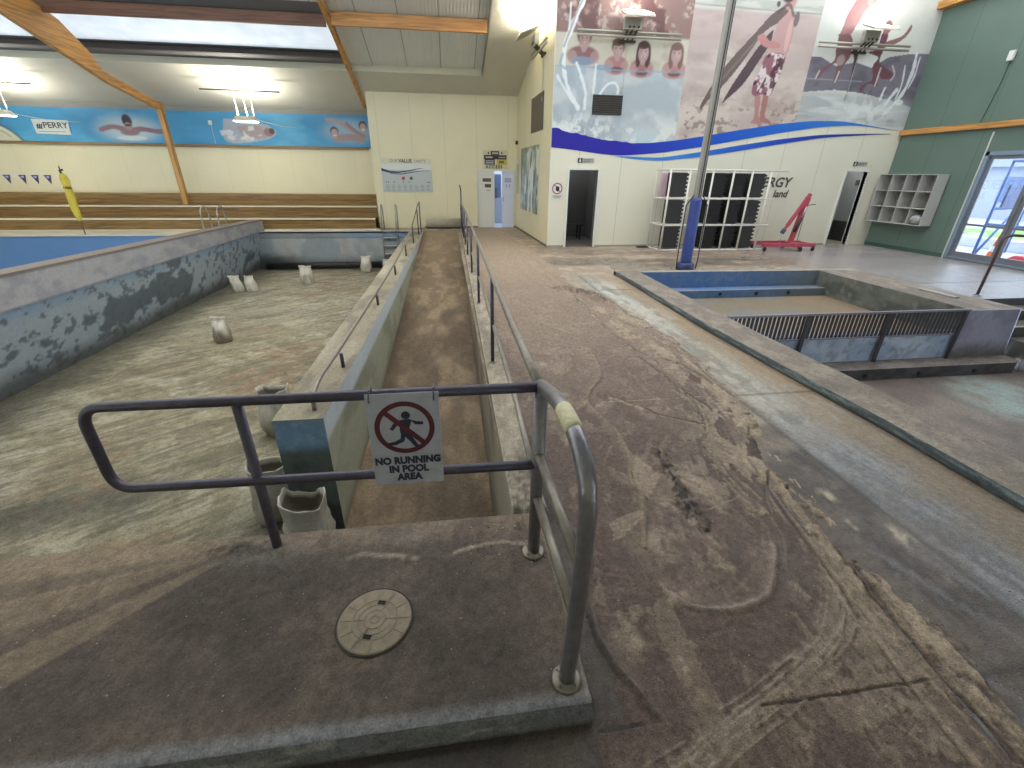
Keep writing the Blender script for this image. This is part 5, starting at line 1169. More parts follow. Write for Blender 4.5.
p.line([(2.89,4.14),(3.18,3.78),(3.47,3.47)], .03, W_, .8, jag=.6); p.line([(3.0,4.6),(2.95,4.4),(3.1,4.3)], .03, '#8a9db2', .7)
p.tex('#e3e6e4', .47, .56, 7, 7, 981, .85, np.exp(-((p.X-3.75)/.7)**2-((p.Z-3.0)/.33)**2)); p.tex('#7f93a8', .55, .6, 8, 8, 983, .5, np.exp(-((p.X-3.6)/.7)**2-((p.Z-2.9)/.3)**2))
p.build('mural_panel', 13.044, 'printed mural panel of four bathers leaning on a pool edge, first from the doorway', 'mural', clipm)
# panel 2: surfer standing on sand
p = Paint(6.25, 9.72, 2.6, 6.9, .02, '#b9a9a2')
p.tex('#c9bcb4', .42, .62, .8, 2.2, 921, .8); p.tex('#a8958f', .5, .68, 1.2, 3., 923, .6); p.tex('#cfc3b8', .45, .6, 1.5, 2., 925, .8, sst(4.2, 3.2, p.Z)); p.tex('#7f6b66', .58, .66, 6, 9, 927, .7, sst(4.1, 3.3, p.Z))
p.c = mixc(p.c, A('#c4c4ba'), sst(5.62, 5.7, p.Z+.02*np.sin(p.X*4))); p.tex('#a9aaa2', .5, .6, 1.2, 9, 929, .7, sst(5.66, 5.72, p.Z)); p.line([(6.12,5.74),(8,5.70),(9.72,5.68)], .018, '#84807a', .6)
p.c = mixc(p.c, A('#b39b98'), sst(4.95, 5.1, p.Z)*sst(5.66, 5.6, p.Z)*.5)
p.poly([(7.42,3.67),(7.57,4.00),(7.91,4.57),(8.28,5.12),(8.47,5.30),(8.45,5.02),(8.23,4.61),(7.92,4.12)], '#54434a'); 
p.poly([(6.86,3.48),(6.86,3.71),(7.31,4.47),(7.97,5.21),(8.37,5.64),(8.65,5.78),(8.80,5.76),(8.64,5.51),(8.24,5.25),(7.76,4.56),(7.39,4.10),(7.00,3.71)], '#6a5a58')
p.line([(7.05,3.9),(7.6,4.55),(8.1,5.1)], .025, '#8a7a74', .5)
p.poly([(8.33,3.90),(8.51,3.86),(8.57,3.44),(8.75,3.29),(8.70,3.24),(8.38,3.26),(8.45,3.40)], '#b0807c'); p.poly([(8.58,3.92),(8.74,3.90),(8.75,3.45),(8.98,3.29),(8.94,3.24),(8.72,3.29),(8.61,3.44)], '#a3736f')
p.poly([(8.56,5.48),(8.83,5.70),(9.00,5.52),(9.04,5.15),(8.98,4.80),(8.76,4.76),(8.55,4.80),(8.52,5.13)], '#b99491'); p.ell(8.92, 5.2, .07, .35, '#d3aaa2', .7); p.ell(9.05, 5.55, .07, .16, '#5a4a48', .8)
p.poly([(8.06,5.16),(8.21,5.22),(8.43,5.09),(8.68,5.06),(8.76,4.96),(8.47,4.93),(8.22,5.0)], '#b7837f')
p.poly([(8.55,4.84),(8.95,4.80),(8.96,4.53),(8.87,4.15),(8.76,3.88),(8.57,3.92),(8.28,3.89),(8.21,4.13),(8.33,4.43),(8.39,4.73)], '#8d5d69'); sh = p.mask_poly([(8.55,4.84),(8.95,4.80),(8.96,4.53),(8.87,4.15),(8.76,3.88),(8.57,3.92),(8.28,3.89),(8.21,4.13),(8.33,4.43),(8.39,4.73)])
p.tex('#d9cdcb', .5, .56, 7, 7, 931, .9, sh); p.tex('#4a2a36', .55, .6, 8, 6, 933, .9, sh)
p.ell(8.78, 5.94, .17, .22, '#b8908c'); p.ell(8.7, 6.05, .2, .18, '#4b3a38'); p.ell(8.47, 5.83, .05, .06, '#4b3a38', .9)
p.line([(8.5,5.66),(8.75,5.83),(8.95,5.62)], .035, '#5a4a48', .8)
p.build('mural_panel', 13.044, 'printed mural panel of a standing surfer with boards on pink sand, middle of the wall', 'mural', clipm)
# panel 3: two runners in shallow water, hills behind
p = Paint(9.72, 13.19, 2.9, 6.9, .02, '#c9cac2')
p.tex('#d6d6cf', .42, .62, .7, 1., 941, .8)
p.c = mixc(p.c, A('#b4b6b6'), sst(4.1, 3.9, p.Z)); p.tex('#cfd2d1', .45, .62, .7, 5, 943, .8, sst(4.05, 3.85, p.Z)); p.tex('#98999c', .52, .66, .8, 7, 945, .6, sst(4.05, 3.9, p.Z))
hl = [(9.6,4.0),(9.6,4.79),(10.03,4.79),(10.49,4.62),(11.07,4.72),(11.57,4.62),(11.98,4.86),(12.57,4.96),(13.08,4.98),(13.3,5.0),(13.3,3.72),(12.62,3.87),(11.44,4.04),(10.64,4.09)]
p.poly(hl, '#78737d', smooth=False); hm = p.mask_poly(hl); p.tex('#615c68', .45, .65, 1.5, 3, 947, .8, hm); p.line([(9.72,4.32),(11.4,4.3)], .012, '#a3a2ab', .7)
D_ = '#7d5a5c'
p.poly([(10.57,6.01),(10.7,6.3),(11.15,6.3),(11.19,6.04),(10.93,5.82),(10.83,5.58),(10.65,5.28),(10.36,5.20),(10.40,5.42),(10.44,5.70)], '#9a6f70'); p.ell(11.0, 6.1, .1, .2, '#b58a86', .7)
p.poly([(10.34,5.30),(10.72,5.28),(10.85,4.89),(10.71,4.59),(10.64,4.28),(10.53,4.32),(10.53,4.66),(10.30,4.61),(10.09,4.34),(10.01,4.34),(10.07,4.53),(10.40,4.73),(10.38,4.95)], D_); p.ell(10.6, 4.75, .12, .12, '#c9b5b0', .5)
p.poly([(10.78,5.10),(11.05,4.90),(11.06,4.60),(11.03,4.41),(11.00,4.60),(10.96,4.82)], '#5c4246'); p.line([(10.64,4.5),(10.60,4.27)], .02, '#d4cfcb', .9); p.line([(10.05,4.5),(10.0,4.33)], .02, '#d4cfcb', .8)
p.poly([(11.60,5.40),(11.77,5.37),(11.78,5.04),(11.78,4.74),(12.26,4.53),(12.33,4.42),(11.99,4.37),(11.82,4.51),(11.92,4.21),(11.83,4.24),(11.57,4.24),(11.46,4.04),(11.39,4.15),(11.55,4.27),(11.70,4.36),(11.60,4.66),(11.68,4.85),(11.33,4.95),(11.55,5.03)], '#6d4650')
p.poly([(11.78,5.20),(12.19,5.33),(12.32,5.50),(12.38,5.59),(12.41,5.47),(12.22,5.24),(11.8,5.08)], '#8a6261'); p.ell(11.7, 5.5, .12, .15, '#94686a'); p.line([(11.86,4.62),(11.84,4.22)], .018, '#d7d3cf', .9); p.line([(12.2,4.68),(12.33,4.5),(12.28,4.36)], .02, '#cfc8c6', .8)
for L, w in (([(12.82,4.97),(12.86,4.55),(12.77,4.04),(12.42,3.58)], .045), ([(12.58,4.69),(12.66,4.27),(12.61,3.91)], .02), ([(12.56,4.15),(12.34,3.78)], .04), ([(12.17,4.18),(12.13,3.90)], .03), ([(12.95,4.9),(12.97,4.5),(12.9,4.2)], .02)): p.line(L, w, '#dcdfe0', .9, jag=.7)
p.tex('#dde0df', .47, .56, 6, 6, 985, .8, np.exp(-((p.X-11.9)/.9)**2-((p.Z-3.6)/.33)**2))
p.ell(12.75, 3.85, .14, .07, '#e6e8e7', .8)
p.build('mural_panel', 13.044, 'printed mural panel of two runners in shallow water before dark hills, beside the green wall', 'mural', clipm)
# blue swooshes
swt = thing('painted_wave', (8.0, 13.04, 2.9), 'pair of blue wave stripes sweeping across the mural wall under the printed panels', 'wall stripe')
def ribbon(name, up, lo, y, cols, n=120, x0=None, x1=None):
    xsr = np.linspace(x0, x1, n); zu = np.interp(xsr, *np.array(up).T); zl = np.interp(xsr, *np.array(lo).T)
    k = np.ones(9)/9
    zu = np.convolve(np.pad(zu, 4, 'edge'), k, 'valid'); zl = np.convolve(np.pad(zl, 4, 'edge'), k, 'valid')
    V = np.linspace(0, 1, 6)[:, None]; Xr = np.broadcast_to(xsr, (6, n)); Zr = zl*(1-V)+zu*V
    jag = (fbm(Xr*9, Zr*9, 951)-.5)*.09*V*sst(6.2, 3.5, Xr); Zr = Zr+jag
    t = np.clip((Xr-x0)/(x1-x0), 0, 1); c = np.zeros(Xr.shape+(3,))
    for i in range(3): c[..., i] = np.interp(t, np.linspace(0, 1, len(cols)), [lin(h)[i] for h in cols])
    o = surf(name, np.stack([Xr-8, np.full(Xr.shape, y), Zr-2.9], -1), rgba(c, .4), PRINT, parent=swt); return o
ribbon('stripe', up_c, lo_c, 0, ['#2a2496', '#2b2aa5', '#2450c0', '#2a66c8', '#3a78d0', '#4c84cc'], 160, 2.81, 13.18)
s2u = [(4.6,2.385),(5.9,2.36),(7.05,2.52),(8.21,2.71),(9.38,2.88),(10.59,3.01),(11.53,3.05),(12.81,3.085)]; s2l = [(4.6,2.375),(5.2,2.31),(5.91,2.28),(7.08,2.40),(8.24,2.57),(9.42,2.76),(10.61,2.93),(11.54,3.0),(12.81,3.075)]
ribbon('stripe', s2u, s2l, -.001, ['#3f8fd6', '#3a7fd0', '#2d62c4', '#2a48b8', '#2c3c9a', '#3c3c86'], 140, 4.6, 12.81)
# wall lettering
tw = thing('wall_lettering', (8.4, 13.04, 1.7), 'grey sponsor wording on the mural wall partly hidden by the white rack and the column', 'wall lettering')
DG = mat('letter grey', '#4c4a45', .6, grain=.05)
text('lettering', 'SOLAR ENERGY', .36, (.33, -.003, .06), (R(90), 0, 0), DG, tw, sx=1.03, shear=.18, bold=.010)
text('lettering', 'land', .28, (1.40, -.003, -.24), (R(90), 0, 0), DG, tw, shear=.2, bold=.006)
# mural wall small signs and vent
def small_sign(name, loc, w, h, col, lab, cat='sign', ry=(R(0)), t=.012):
    tt = thing(name, loc, lab, cat); b = MB(); b.box(-w/2, -t, -h/2, w/2, 0, h/2); b.build('panel', mat('sign '+col, col, .45, grain=.03), tt, bevel=.003); return tt
for (x, z, lab) in ((3.79, 2.265, 'small door sign above the first changing room doorway, black square and grey strip'), (12.15, 2.29, 'small door sign above the doorway beside the shelves, black square and grey strip')):
    tt = small_sign('door_sign', (x, 13.05, z), .46, .115, '#a9aaa6', lab)
    b = MB(); b.box(-.23, -.016, -.0575, -.10, -.012, .0575); b.build('symbol_square', BLKM, tt)
    b = MB(); b.lathe([(0, -.018), (.018, -.018), (.018, -.016)], (-.165, 0, .03), 10, axis='Y'); b.box(-.19, -.018, -.04, -.14, -.016, .01); b.build('symbol', WHITE, tt)
    b = MB(); b.box(-.07, -.014, .005, .18, -.012, .025); b.box(-.07, -.014, -.03, .12, -.012, -.012); b.build('text_lines', mat('text grey', '#6f706f', .6), tt)
tt = small_sign('rule_notice', (3.03, 13.05, 1.50), .37, .47, '#d8d5cf', 'white prohibition notice with a red ring beside the first changing room doorway')
b = MB(); 
for k in range(28):
    a0, a1 = k*math.pi/14, (k+1)*math.pi/14; b.prism([(.145*math.cos(a0), -.013, .06+.145*math.sin(a0)), (.145*math.cos(a1), -.013, .06+.145*math.sin(a1)), (.118*math.cos(a1), -.013, .06+.118*math.sin(a1)), (.118*math.cos(a0), -.013, .06+.118*math.sin(a0))], (0, -.001, 0))
b.prism([(-.09,-.013,.15),(-.075,-.013,.165),(.095,-.013,-.02),(.08,-.013,-.035)], (0, -.001, 0)); b.build('prohibition_ring', mat('ring red', '#93404a', .5), tt)
b = MB(); b.prism([(-.03,-.015,.12),(.05,-.015,.11),(.06,-.015,.05),(.03,-.015,-.02),(-.02,-.015,.0),(-.05,-.015,.04)], (0, -.001, 0)); b.build('figure', BLKM, tt)
b = MB(); b.box(-.13, -.013, -.14, .13, -.012, -.12); b.box(-.1, -.013, -.18, .1, -.012, -.165); b.build('text_lines', mat('text grey', '#6f706f', .6), tt)
tt = thing('wall_vent', (4.25, 13.045, 3.56), 'dark louvred vent in the mural panel of bathers', 'vent')
b = MB(); b.box(-.40, -.02, -.22, .40, .0, .22); b.build('backing', mat('vent dark', '#383634', .7), tt)
for k in range(9):
    b = MB(); z = -.2+k*.05; b.bar((-.39, -.03, z), (.39, -.03, z), .03, .008, up=(0, .6, .8)); b.build('slat', mat('vent slat', '#55514d', .6), tt)
b = MB(); b.box(-.135, -.04, -.22, -.125, -.01, .22); b.box(.12, -.04, -.22, .13, -.01, .22); b.build('mullion', mat('vent dark', '#383634', .7), tt)

# blue swimmer banner on the far left wall
p = Paint(-16.1, -2.55, 2.78, 3.82, .03, '#4b9ac9')
p.tex('#3c86b8', .42, .65, .5, 1.2, 961, .8); p.tex('#6ab4d8', .55, .72, .7, 2, 963, .5)
p.ell(-11.1, 3.22, .95, .38, '#b9c9cf', .9, .5); p.line([(-12.02,3.18),(-11.67,3.27),(-11.36,3.24),(-11.12,3.17),(-10.72,3.22),(-10.3,3.17),(-10.02,3.15)], .075, '#8e7078', 1.); p.ell(-11.1, 3.14, .32, .14, '#947680'); p.ell(-11.1, 3.47, .16, .2, '#3f3a45'); p.ell(-11.1, 3.3, .12, .12, '#a98c8c'); p.ell(-11.1, 3.33, .11, .03, '#2c2a32', .9); p.ell(-11.1, 2.93, .5, .07, '#d7dddc', .7)
p.poly([(-7.9,3.6),(-7.31,3.62),(-6.45,3.45),(-6.15,3.21),(-6.5,2.98),(-7.47,2.84),(-8.0,2.95)], '#b5aeb0', .85, .3, 965); p.poly([(-7.5,3.4),(-6.9,3.42),(-6.3,3.32),(-6.2,3.15),(-6.6,3.02),(-7.3,3.0)], '#a58f90', .8); p.ell(-6.42, 3.21, .17, .13, '#8a6e70'); p.ell(-6.3, 3.25, .1, .1, '#3c3940', .9); p.tex('#d7dadb', .55, .65, 4, 6, 967, .8, (np.hypot((p.X+7.3)/.8, (p.Z-3.2)/.35) < 1))
p.ell(-3.6, 3.3, .85, .38, '#a9bfcc', .7, .5); p.line([(-4.3,3.66),(-3.9,3.6),(-3.5,3.35),(-3.1,3.2)], .06, '#b29a98'); p.line([(-4.05,3.05),(-3.6,3.1),(-3.1,3.05)], .12, '#a38c8c'); 
for (x, z) in ((-4.08, 3.22), (-3.02, 3.42)): p.ell(x, z+.06, .15, .17, '#4f4444'); p.ell(x, z, .12, .15, '#b99c98'); p.ell(x, z-.06, .06, .025, '#eadfdb', .9)
p.line([(-3.6,3.55),(-3.3,3.3),(-3.0,3.15)], .06, '#9a8080')
cv = p.mask_poly([(-15.5,3.3),(-15.11,3.23),(-14.83,3.03),(-14.58,2.7),(-15.6,2.7)]); p.c = mixc(p.c, A('#cfcdb9'), cv*1.); p.line([(-15.5,3.3),(-15.11,3.23),(-14.83,3.03),(-14.58,2.76)], .025, '#3a3f48', .9); p.line([(-15.5,3.12),(-15.15,3.06),(-14.95,2.9)], .015, '#6a6a62', .8)
p.build('swimmer_banner', 19.735, 'long blue banner of swimmers along the top of the far left wall', 'banner')
tt = thing('sponsor_board', (-13.53, 19.715, 3.22), 'small white sponsor board with a dark name hung on the blue banner', 'sign')
b = MB(); b.add([(-.56,-.0,.235),(.56,0,.21),(.53,0,-.235),(-.55,0,-.21),(-.56,-.02,.235),(.56,-.02,.21),(.53,-.02,-.235),(-.55,-.02,-.21)], [(0,1,2,3),(7,6,5,4),(0,4,5,1),(1,5,6,2),(2,6,7,3),(3,7,4,0)]); b.build('panel', mat('board white', '#d3d8d6', .5), tt)
text('lettering', 'PERRY', .25, (.13, -.024, .045), (R(90), 0, 0), mat('letter dark', '#33353f', .5), tt, sx=1.1, bold=.004)
b = MB()
for k in range(3): b.bar((-.46+k*.06, -.024, -.06+.0*k), (-.40+k*.06, -.024, .09), .01, .03); b.bar((-.40+k*.05, -.024, -.06), (-.46+k*.05, -.024, .05), .01, .02)
b.build('emblem', mat('letter dark', '#33353f', .5), tt)
b = MB(); b.box(-.45, -.022, -.15, .4, -.021, -.135); b.build('text_line', mat('text grey', '#6f706f', .6), tt)
b = MB(); b.box(-.06, -.05, -.06, .06, 0, .08); b.box(-.005, -.02, -.66, .005, 0, -.06); o = b.build('junction_box', WHITE, bevel=.004); o.location = (-8.34, 19.73, 3.46); tag(o, 'small white junction box with a cable on the blue banner, between the two swimmers', 'junction box')

# information board on the cream wall
tt = thing('information_board', (-1.42, 18.293, 1.73), 'grey-white information board with a dark wave and lettering above the head of the ramp', 'sign')
b = MB(); b.box(-.90, -.02, -.47, .90, 0, .47); pn = b.build('panel', mat('board grey', '#b9bfc0', .5, grain=.03), tt, bevel=.003)
b = MB(); b.box(-.90, -.022, .28, .90, -.02, .47); b.build('pale_band', mat('board pale', '#d5d8d3', .5), tt)
b = MB(); b.box(-.88, -.02, .47, .90, 0, .66); b.build('header_strip', mat('header pale', '#d2ceb4', .5), tt)
text('lettering', 'VALUE', .16, (-.03, -.023, .565), (R(90), 0, 0), DG, tt, bold=.005); text('lettering', 'OUR', .13, (-.44, -.023, .565), (R(90), 0, 0), mat('text grey', '#6f706f', .6), tt); text('lettering', 'UNITY', .13, (.5, -.023, .565), (R(90), 0, 0), mat('text grey', '#6f706f', .6), tt, spacing=1.1)
def strip(pts_u, pts_l, y):
    b = MB(); n = len(pts_u); vs = [(x, y, z) for x, z in pts_u]+[(x, y, z) for x, z in pts_l]; b.add(vs, [(i, i+1, n+i+1, n+i) for i in range(n-1)]); return b
strip([(-.9,.33),(-.6,.24),(-.3,.22),(.1,.27),(.45,.34),(.6,.33)], [(-.9,.24),(-.6,.17),(-.3,.17),(.1,.235),(.45,.32),(.6,.325)], -.0235).build('wave', NAV, tt)
strip([(-.6,.16),(-.2,.15),(.2,.22),(.5,.25),(.85,.27)], [(-.6,.145),(-.2,.12),(.2,.19),(.5,.235),(.85,.262)], -.0235).build('wave', mat('wave navy thin', '#343c70', .5), tt)
for (x, c) in ((-.14, '#b2443c'), (.14, '#55632f')):
    b = MB(); b.lathe([(0, -.024), (.06, -.024), (.06, -.02)], (x, 0, -.0+.0), 14, axis='Y'); b.build('emblem', mat('emblem '+c, c, .5), tt)
b = MB()
for k in range(8):
    for r in range(5): b.box(-.8+k*.21, -.0225, -.42+r*.045, -.8+k*.21+.14-.02*(k*r % 3), -.021, -.40+r*.045)
b.build('text_lines', mat('text faint', '#999d9f', .6), tt)
b = MB()
for x in (-.78, -.7, -.5, -.16, .04, .72, .78): b.box(x, -.023, -.15, x+.035, -.021, -.11)
b.build('text_line', DG, tt)
# hazard sign over the double door
tt = thing('hazard_sign', (1.84, 18.3, 2.38), 'stepped sign of black, blue and yellow panels above the white double door', 'sign')
for nm, x0, z0, x1, z1, c in (('panel_white', -.46, -.30, .46, .32, '#cdc7aa'), ('panel_brown', -.17, .15, .14, .29, '#4a3327'), ('panel_black', -.42, .02, .42, .16, '#2c2822'), ('panel_blue', -.40, -.16, -.02, .02, '#272a52'), ('panel_yellow', .06, -.16, .42, .02, '#b9ae45')):
    b = MB(); yo = -.015 if nm == 'panel_white' else -.022; b.box(x0, yo, z0, x1, 0, z1); b.build(nm, mat('hz '+c, c, .5), tt)
b = MB(); b.box(-.12, -.024, .19, .1, -.022, .25); b.box(-.36, -.024, .06, -.1, -.022, .11); b.box(.12, -.024, .07, .38, -.022, .1); b.box(-.36, -.024, -.05, -.06, -.022, -.02); b.box(-.36, -.024, -.12, -.06, -.022, -.08); b.build('text_lines', mat('text pale', '#b9b3ac', .6), tt)
b = MB(); b.box(.14, -.024, -.11, .32, -.022, -.03); b.build('text_mark', mat('text olive', '#6a6020', .6), tt)
for x in (-.28, .22):
    b = MB(); b.box(x, -.024, .19, x+.045, -.015, .26); b.build('text_mark', mat('text dark', '#2c2822', .6), tt)
text('lettering', 'ACCESS', .15, (-.05, -.018, -.235), (R(90), 0, 0), DG, tt, spacing=1.25, bold=.006)
# return wall: dark panel, poster, notice (wall turns slightly)
WR = math.atan2(.15, 5.35)
def rx(y): return 2.65+(18.4-y)*.15/5.35
def ret_obj(bm, name, m, y, z, lab, cat, **k):
    o = bm.build(name, m, **k); o.location = (rx(y)-.002, y, z); o.rotation_euler = (0, 0, WR); return tag(o, lab, cat) if lab else o
b = MB(); b.box(-.03, -.80, -.46, 0, .80, .46); ret_obj(b, 'wall_screen', mat('screen grey brown', '#5b5347', .6, grain=.06), 14.85, 3.52, 'dark grey rectangular panel high on the narrow cream side wall', 'panel', bevel=.01)
PW, PH = 2.3, 2.0
ya, yb = 14.45, 17.35
p = Paint(0, 1, 0, 1, .012, '#8fa3a0'); p.tex('#c9d3cc', .45, .6, 5, 4, 971, .95); p.tex('#566a66', .5, .62, 7, 3, 973, .9); p.tex('#8aa7ad', .45, .6, 4, 6, 975, .7, sst(.5, .2, p.Z)); p.c = mixc(p.c, A('#8f8a5e'), sst(.12, .05, p.Z)*.9); p.tex('#2f3d3c', .58, .66, 12, 3, 977, .9); p.tex('#dfe5e2', .58, .64, 10, 2.5, 979, .9); p.c = mixc(p.c, A('#6a6a48'), sst(.93, .98, p.Z+.03*np.sin(p.X*20))*.7)
XYZ = np.stack([np.zeros_like(p.X), -(p.X-.5)*(yb-ya), (p.Z-.5)*1.95], -1)
o = surf('poster', XYZ, rgba(np.clip(p.c, 0, 1), .35), PRINT); ym = (ya+yb)/2; o.location = (rx(ym)-.008, ym, 1.74); o.rotation_euler = (0, 0, WR); tag(o, 'tall blue-green water poster on the narrow cream side wall beside the white double door', 'poster')
b = MB(); b.box(-.012, -.22, -.5, 0, .22, .5); ret_obj(b, 'notice_board', mat('notice pale', '#b3b9b4', .5), 18.0, 1.75, 'narrow pale notice in the corner between the poster and the double door', 'notice')
b = MB(); b.box(-.08, -.05, -.06, 0, .05, .06); ret_obj(b, 'wall_sensor', BLKM, 18.15, 2.95, 'tiny black sensor in the corner above the double door', 'sensor')

# ================================================================ LAMPS
LAMP = bpy.data.materials.new('lamp face'); LAMP.use_nodes = True; bb = LAMP.node_tree.nodes['Principled BSDF']; bb.inputs['Emission Color'].default_value = (1, .97, .88, 1); bb.inputs['Emission Strength'].default_value = LAMP_E; bb.inputs['Base Color'].default_value = (.9, .9, .85, 1)
HOUS = mat('lamp housing', '#b5b1a4', .4, .3); TUBE = mat('lamp tube grey', '#aaa698', .45, .3); BRK = mat('lamp bracket', '#4b4740', .5, .3)
def uplight(loc, lab, rz=0., span=2.66, tip=0.):
    t = thing('wall_uplight', loc, lab, 'lamp', None, rz)
    for dz in (0, -.09):
        b = MB(); b.tube([(-span/2, -.16, dz), (span/2, -.16, dz)], .028, 10); b.build('bar', TUBE, t, smooth=True)
    b = MB()
    for dx in (-.14, -.03, .09): b.bar((dx, -.02, -.16), (dx+.05, -.34, .08), .03, .03)
    b.box(-.22, -.05, -.18, .2, 0, -.13); b.build('bracket', BRK, t)
    b = MB(); b.box(-.22, -.32, .02, .22, -.20, .26); b.build('gear_box', HOUS, t, bevel=.01)
    b = MB(); b.prism([(-.37, -.74, .17), (.37, -.74, .17), (.31, -.24, .36), (-.31, -.24, .36)], (0, .02, .05)); sh = b.build('reflector', HOUS, t, bevel=.008)
    b = MB(); b.add([(-.34, -.70, .244), (.34, -.70, .244), (.28, -.25, .414), (-.28, -.25, .414)], [(0,1,2,3)]); b.build('lamp_face', LAMP, sh)
    b = MB(); b.tube([(0, -.02, -.1), (0, -.015, -1.1)], .007, 6); b.box(-.03, -.03, -1.22, .03, 0, -1.1); b.build('cord', HOUS, t)
    return t
uplight((4.62, 13.04, 5.06), 'wall uplight with twin bars over the bathers panel of the mural')
uplight((11.05, 13.04, 5.08), 'wall uplight with twin bars over the runners panel of the mural')
uplight((2.765, 14.2, 4.96), 'uplight jutting from the narrow cream side wall under the ribbed soffit', R(-90)+WR, 1.8)
def pendant(x, lab):
    t = thing('pendant_light', (x, 17.8, 3.38), lab, 'lamp', 'pendant lights over the lap pool side')
    b = MB(); b.tube([(-1.2, 0, .86), (1.2, 0, .845)], .02, 8); b.build('hanging_bar', BRK, t, smooth=True)
    for (a, c) in ((-.24, -.2), (.02, .08), (.28, .28)):
        b = MB(); b.tube([(a, 0, .85), (c, 0, .14)], .009, 6); b.build('wire', WHITE, t)
    b = MB(); b.add([(-.34,-.2,.0),(.34,-.2,0),(.34,.2,0),(-.34,.2,0),(-.26,-.13,.14),(.26,-.13,.14),(.26,.13,.14),(-.26,.13,.14)], [(0,1,5,4),(1,2,6,5),(2,3,7,6),(3,0,4,7),(4,5,6,7)]); b.build('lamp_shade', HOUS, t)
    b = MB(); b.box(-.33, -.19, -.02, .33, .19, .02); b.build('lamp_face', LAMP, t, bevel=.01)
    b = MB(); b.tube([(.26, 0, .14), (.35, .1, .05), (.8, .9, -.05), (1.0, 1.85, .0)], .009, 6); b.build('cord', WHITE, t)
    for dx in (-.6, .6):
        b = MB(); b.tube([(dx, 0, .85), (dx, .02, 1.14)], .008, 6); b.build('hanger', BRK, t)
pendant(-6.42, 'glowing pendant lamp under a long bar in front of the lying swimmer on the banner')
pendant(-13.55, 'glowing pendant lamp at the left edge of the photo before the blue banner')

# ================================================================ BUNTING AND ROLLED YELLOW COVER
b = MB(); b.tube([(-3.3, .0, .03), (-.9, .0, .0), (.95, .0, .02)], .006, 6); bl = b.build('bunting_line', WHITE); bl.location = (-12.6, 16.0, 1.73); tag(bl, 'thin white line of backstroke flags over the lap pool', 'line')
for k, x in enumerate((-13.15, -12.66, -12.26, -11.93, -11.6)):
    t = thing('pennant', (x-.13 if 0 else x, 16.0, 1.735), ['leftmost small pennant on the line, cut by the photo edge', 'second navy pennant from the left end of the line', 'middle navy pennant of the line over the lap pool', 'navy pennant next to the last before the yellow cover', 'last navy pennant on the line beside the yellow cover'][k], 'pennant', 'navy pennants')
    b = MB(); b.prism([(-.10, 0, -.0), (.10, 0, -.0), (.03, 0, -.25)], (0, .004, 0)); b.build('cloth', mat('pennant navy', '#343056', .6), t)
    b = MB(); b.prism([(-.05, -.003, -.03), (.05, -.003, -.03), (.03, -.003, -.08), (-.02, -.003, -.08)], (0, .002, 0)); b.build('print', mat('pennant print', '#a8a3c4', .6), t)
t = thing('rolled_cover', (-11.62, 16.62, 0), 'rolled yellow cover tied round a thin pole at the edge of the lap pool', 'rolled cover')
b = MB(); b.tube([(0, 0, 0), (.0, 0, .7), (-.02, 0, 1.98)], .017, 8); b.build('pole', mat('pole brown', '#6b5a48', .6), t, smooth=True)
b = MB(); prof = [(.0, .42), (.05, .43), (.085, .52), (.10, .8), (.105, 1.15), (.085, 1.36), (.09, 1.45), (.10, 1.6), (.07, 1.74), (.03, 1.78), (0, 1.78)]; b.lathe(prof, (-.005, 0, 0), 14)
b.v = [(x*(1+.25*math.sin(3*math.atan2(y, x+1e-6)+z*4)), y*(1+.2*math.cos(2*math.atan2(y, x+1e-6)+z*3)), z) for x, y, z in b.v]; b.build('cloth', mat('yellow cloth', '#c9b23e', .7, grain=.15, scale=8, bump=.3, bscale=14), t, smooth=True)
b = MB(); b.lathe([(.088, 1.34), (.1, 1.36), (.1, 1.40), (.088, 1.42)], (0, 0, 0), 14); b.build('tie', mat('tie brown', '#7a6a28', .7), t)
b = MB(); b.tube([(-.02, 0, 1.78), (-.04, .0, 1.86), (.05, 0, 1.88)], .03, 8); b.build('pole_cap', mat('cap dark', '#3a3026', .6), t)

# bench in the changing room
t = thing('bench', (3.75, 14.9, 0), 'dark slatted bench inside the first doorway', 'bench')
b = MB()
for k in range(3): b.box(-.6, -.2+k*.14, .43, .6, -.09+k*.14, .46)
b.build('seat', mat('bench dark', '#3a3a3d', .6), t)
for sx in (-.5, .5):
    for sy in (-.16, .18): b = MB(); b.box(sx-.02, sy-.02, 0, sx+.02, sy+.02, .43); b.build('leg', mat('bench leg', '#2c2c2f', .5), t)
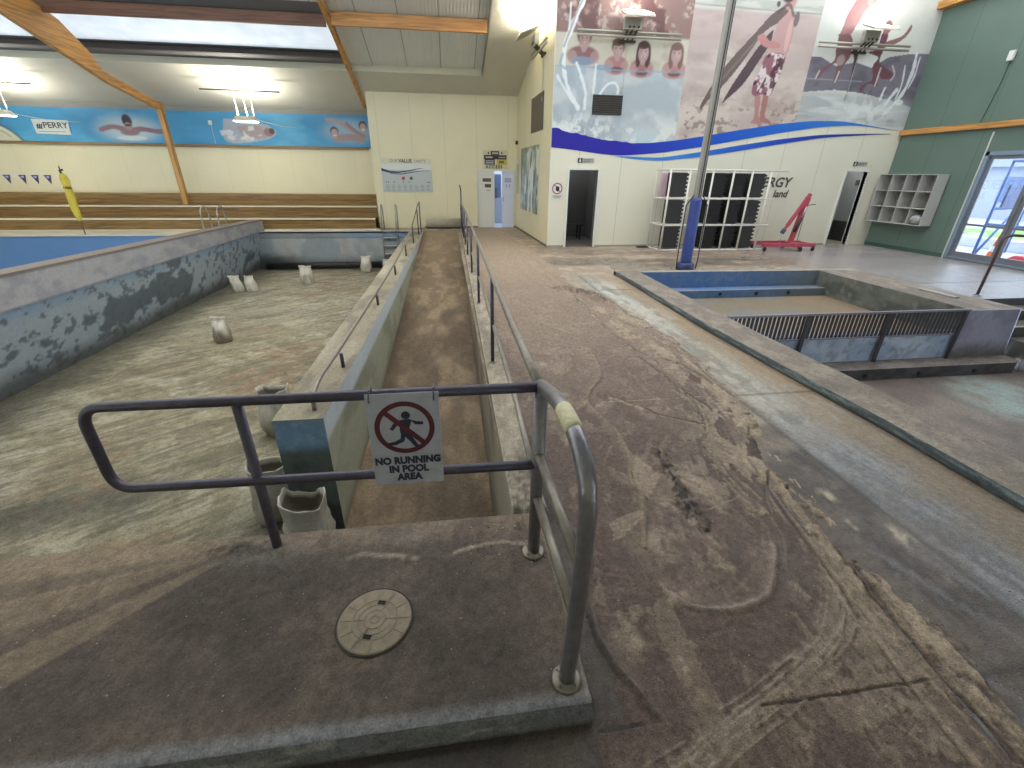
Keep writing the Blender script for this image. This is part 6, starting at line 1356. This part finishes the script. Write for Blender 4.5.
# things in the lobby behind the double door
t = thing('lobby_stand', (2.0, 20.2, 0), 'grey-blue display stand seen through the gap of the double door', 'stand')
b = MB(); b.box(-.3, -.2, 0, .3, .2, .1); b.box(-.3, -.2, .1, .3, .2, 1.0); b.build('cabinet', mat('stand grey', '#8c97ab', .5), t, bevel=.01)
b = MB(); b.box(-.25, -.15, 1.0, .25, -.1, 1.9); b.build('screen', mat('stand blue', '#4d638e', .4), t)
b = MB(); b.tube([(0, -.2, 1.0), (0, -.22, 1.4)], .09, 10); b.build('bin', mat('stand dark', '#4a4b52', .5), t)

# ================================================================ LIGHT AND CAMERA
W = bpy.data.worlds.new('World'); SC.world = W; W.use_nodes = True
nt = W.node_tree; bg = nt.nodes['Background']; tcw = nt.nodes.new('ShaderNodeTexCoord'); spw = nt.nodes.new('ShaderNodeSeparateXYZ'); nt.links.new(tcw.outputs['Generated'], spw.inputs[0])
crw = nt.nodes.new('ShaderNodeValToRGB'); nt.links.new(spw.outputs['Z'], crw.inputs[0]); crw.color_ramp.elements[0].position = .05; crw.color_ramp.elements[0].color = (1.1, 1.3, 1.55, 1); crw.color_ramp.elements[1].position = .55; crw.color_ramp.elements[1].color = (.92, .95, .96, 1)
nt.links.new(crw.outputs[0], bg.inputs[0]); bg.inputs[1].default_value = SKY_S
def area(name, loc, rot, sx, sy, e, col=(1, 1, 1)):
    l = bpy.data.lights.new(name, 'AREA'); l.shape = 'RECTANGLE'; l.size = sx; l.size_y = sy; l.energy = e; l.color = col
    o = bpy.data.objects.new(name, l); COL.objects.link(o); o.location = loc; o.rotation_euler = rot; return o
LIGHTS()
cam = bpy.data.cameras.new('camera'); co = bpy.data.objects.new('camera', cam); COL.objects.link(co); SC.camera = co
cam.sensor_fit = 'HORIZONTAL'; cam.sensor_width = 36; cam.lens = 440.58/1024*36; cam.clip_start = .05; cam.clip_end = 300
p_, y_, r_ = R(25.4376), R(7.996), R(.6886)
fw = Vector((math.sin(y_)*math.cos(p_), math.cos(y_)*math.cos(p_), -math.sin(p_))); r0 = Vector((math.cos(y_), -math.sin(y_), 0)); u0 = r0.cross(fw)
rt = r0*math.cos(r_)+u0*math.sin(r_); upv = u0*math.cos(r_)-r0*math.sin(r_)
M = Matrix((rt, upv, -fw)).transposed().to_4x4(); M.translation = (0, 0, 1.9); co.matrix_world = M
SC.view_settings.view_transform = 'Standard'; SC.view_settings.look = 'None'; SC.view_settings.gamma = 1; SC.view_settings.exposure = EXPO; SC.view_settings.use_curve_mapping = False
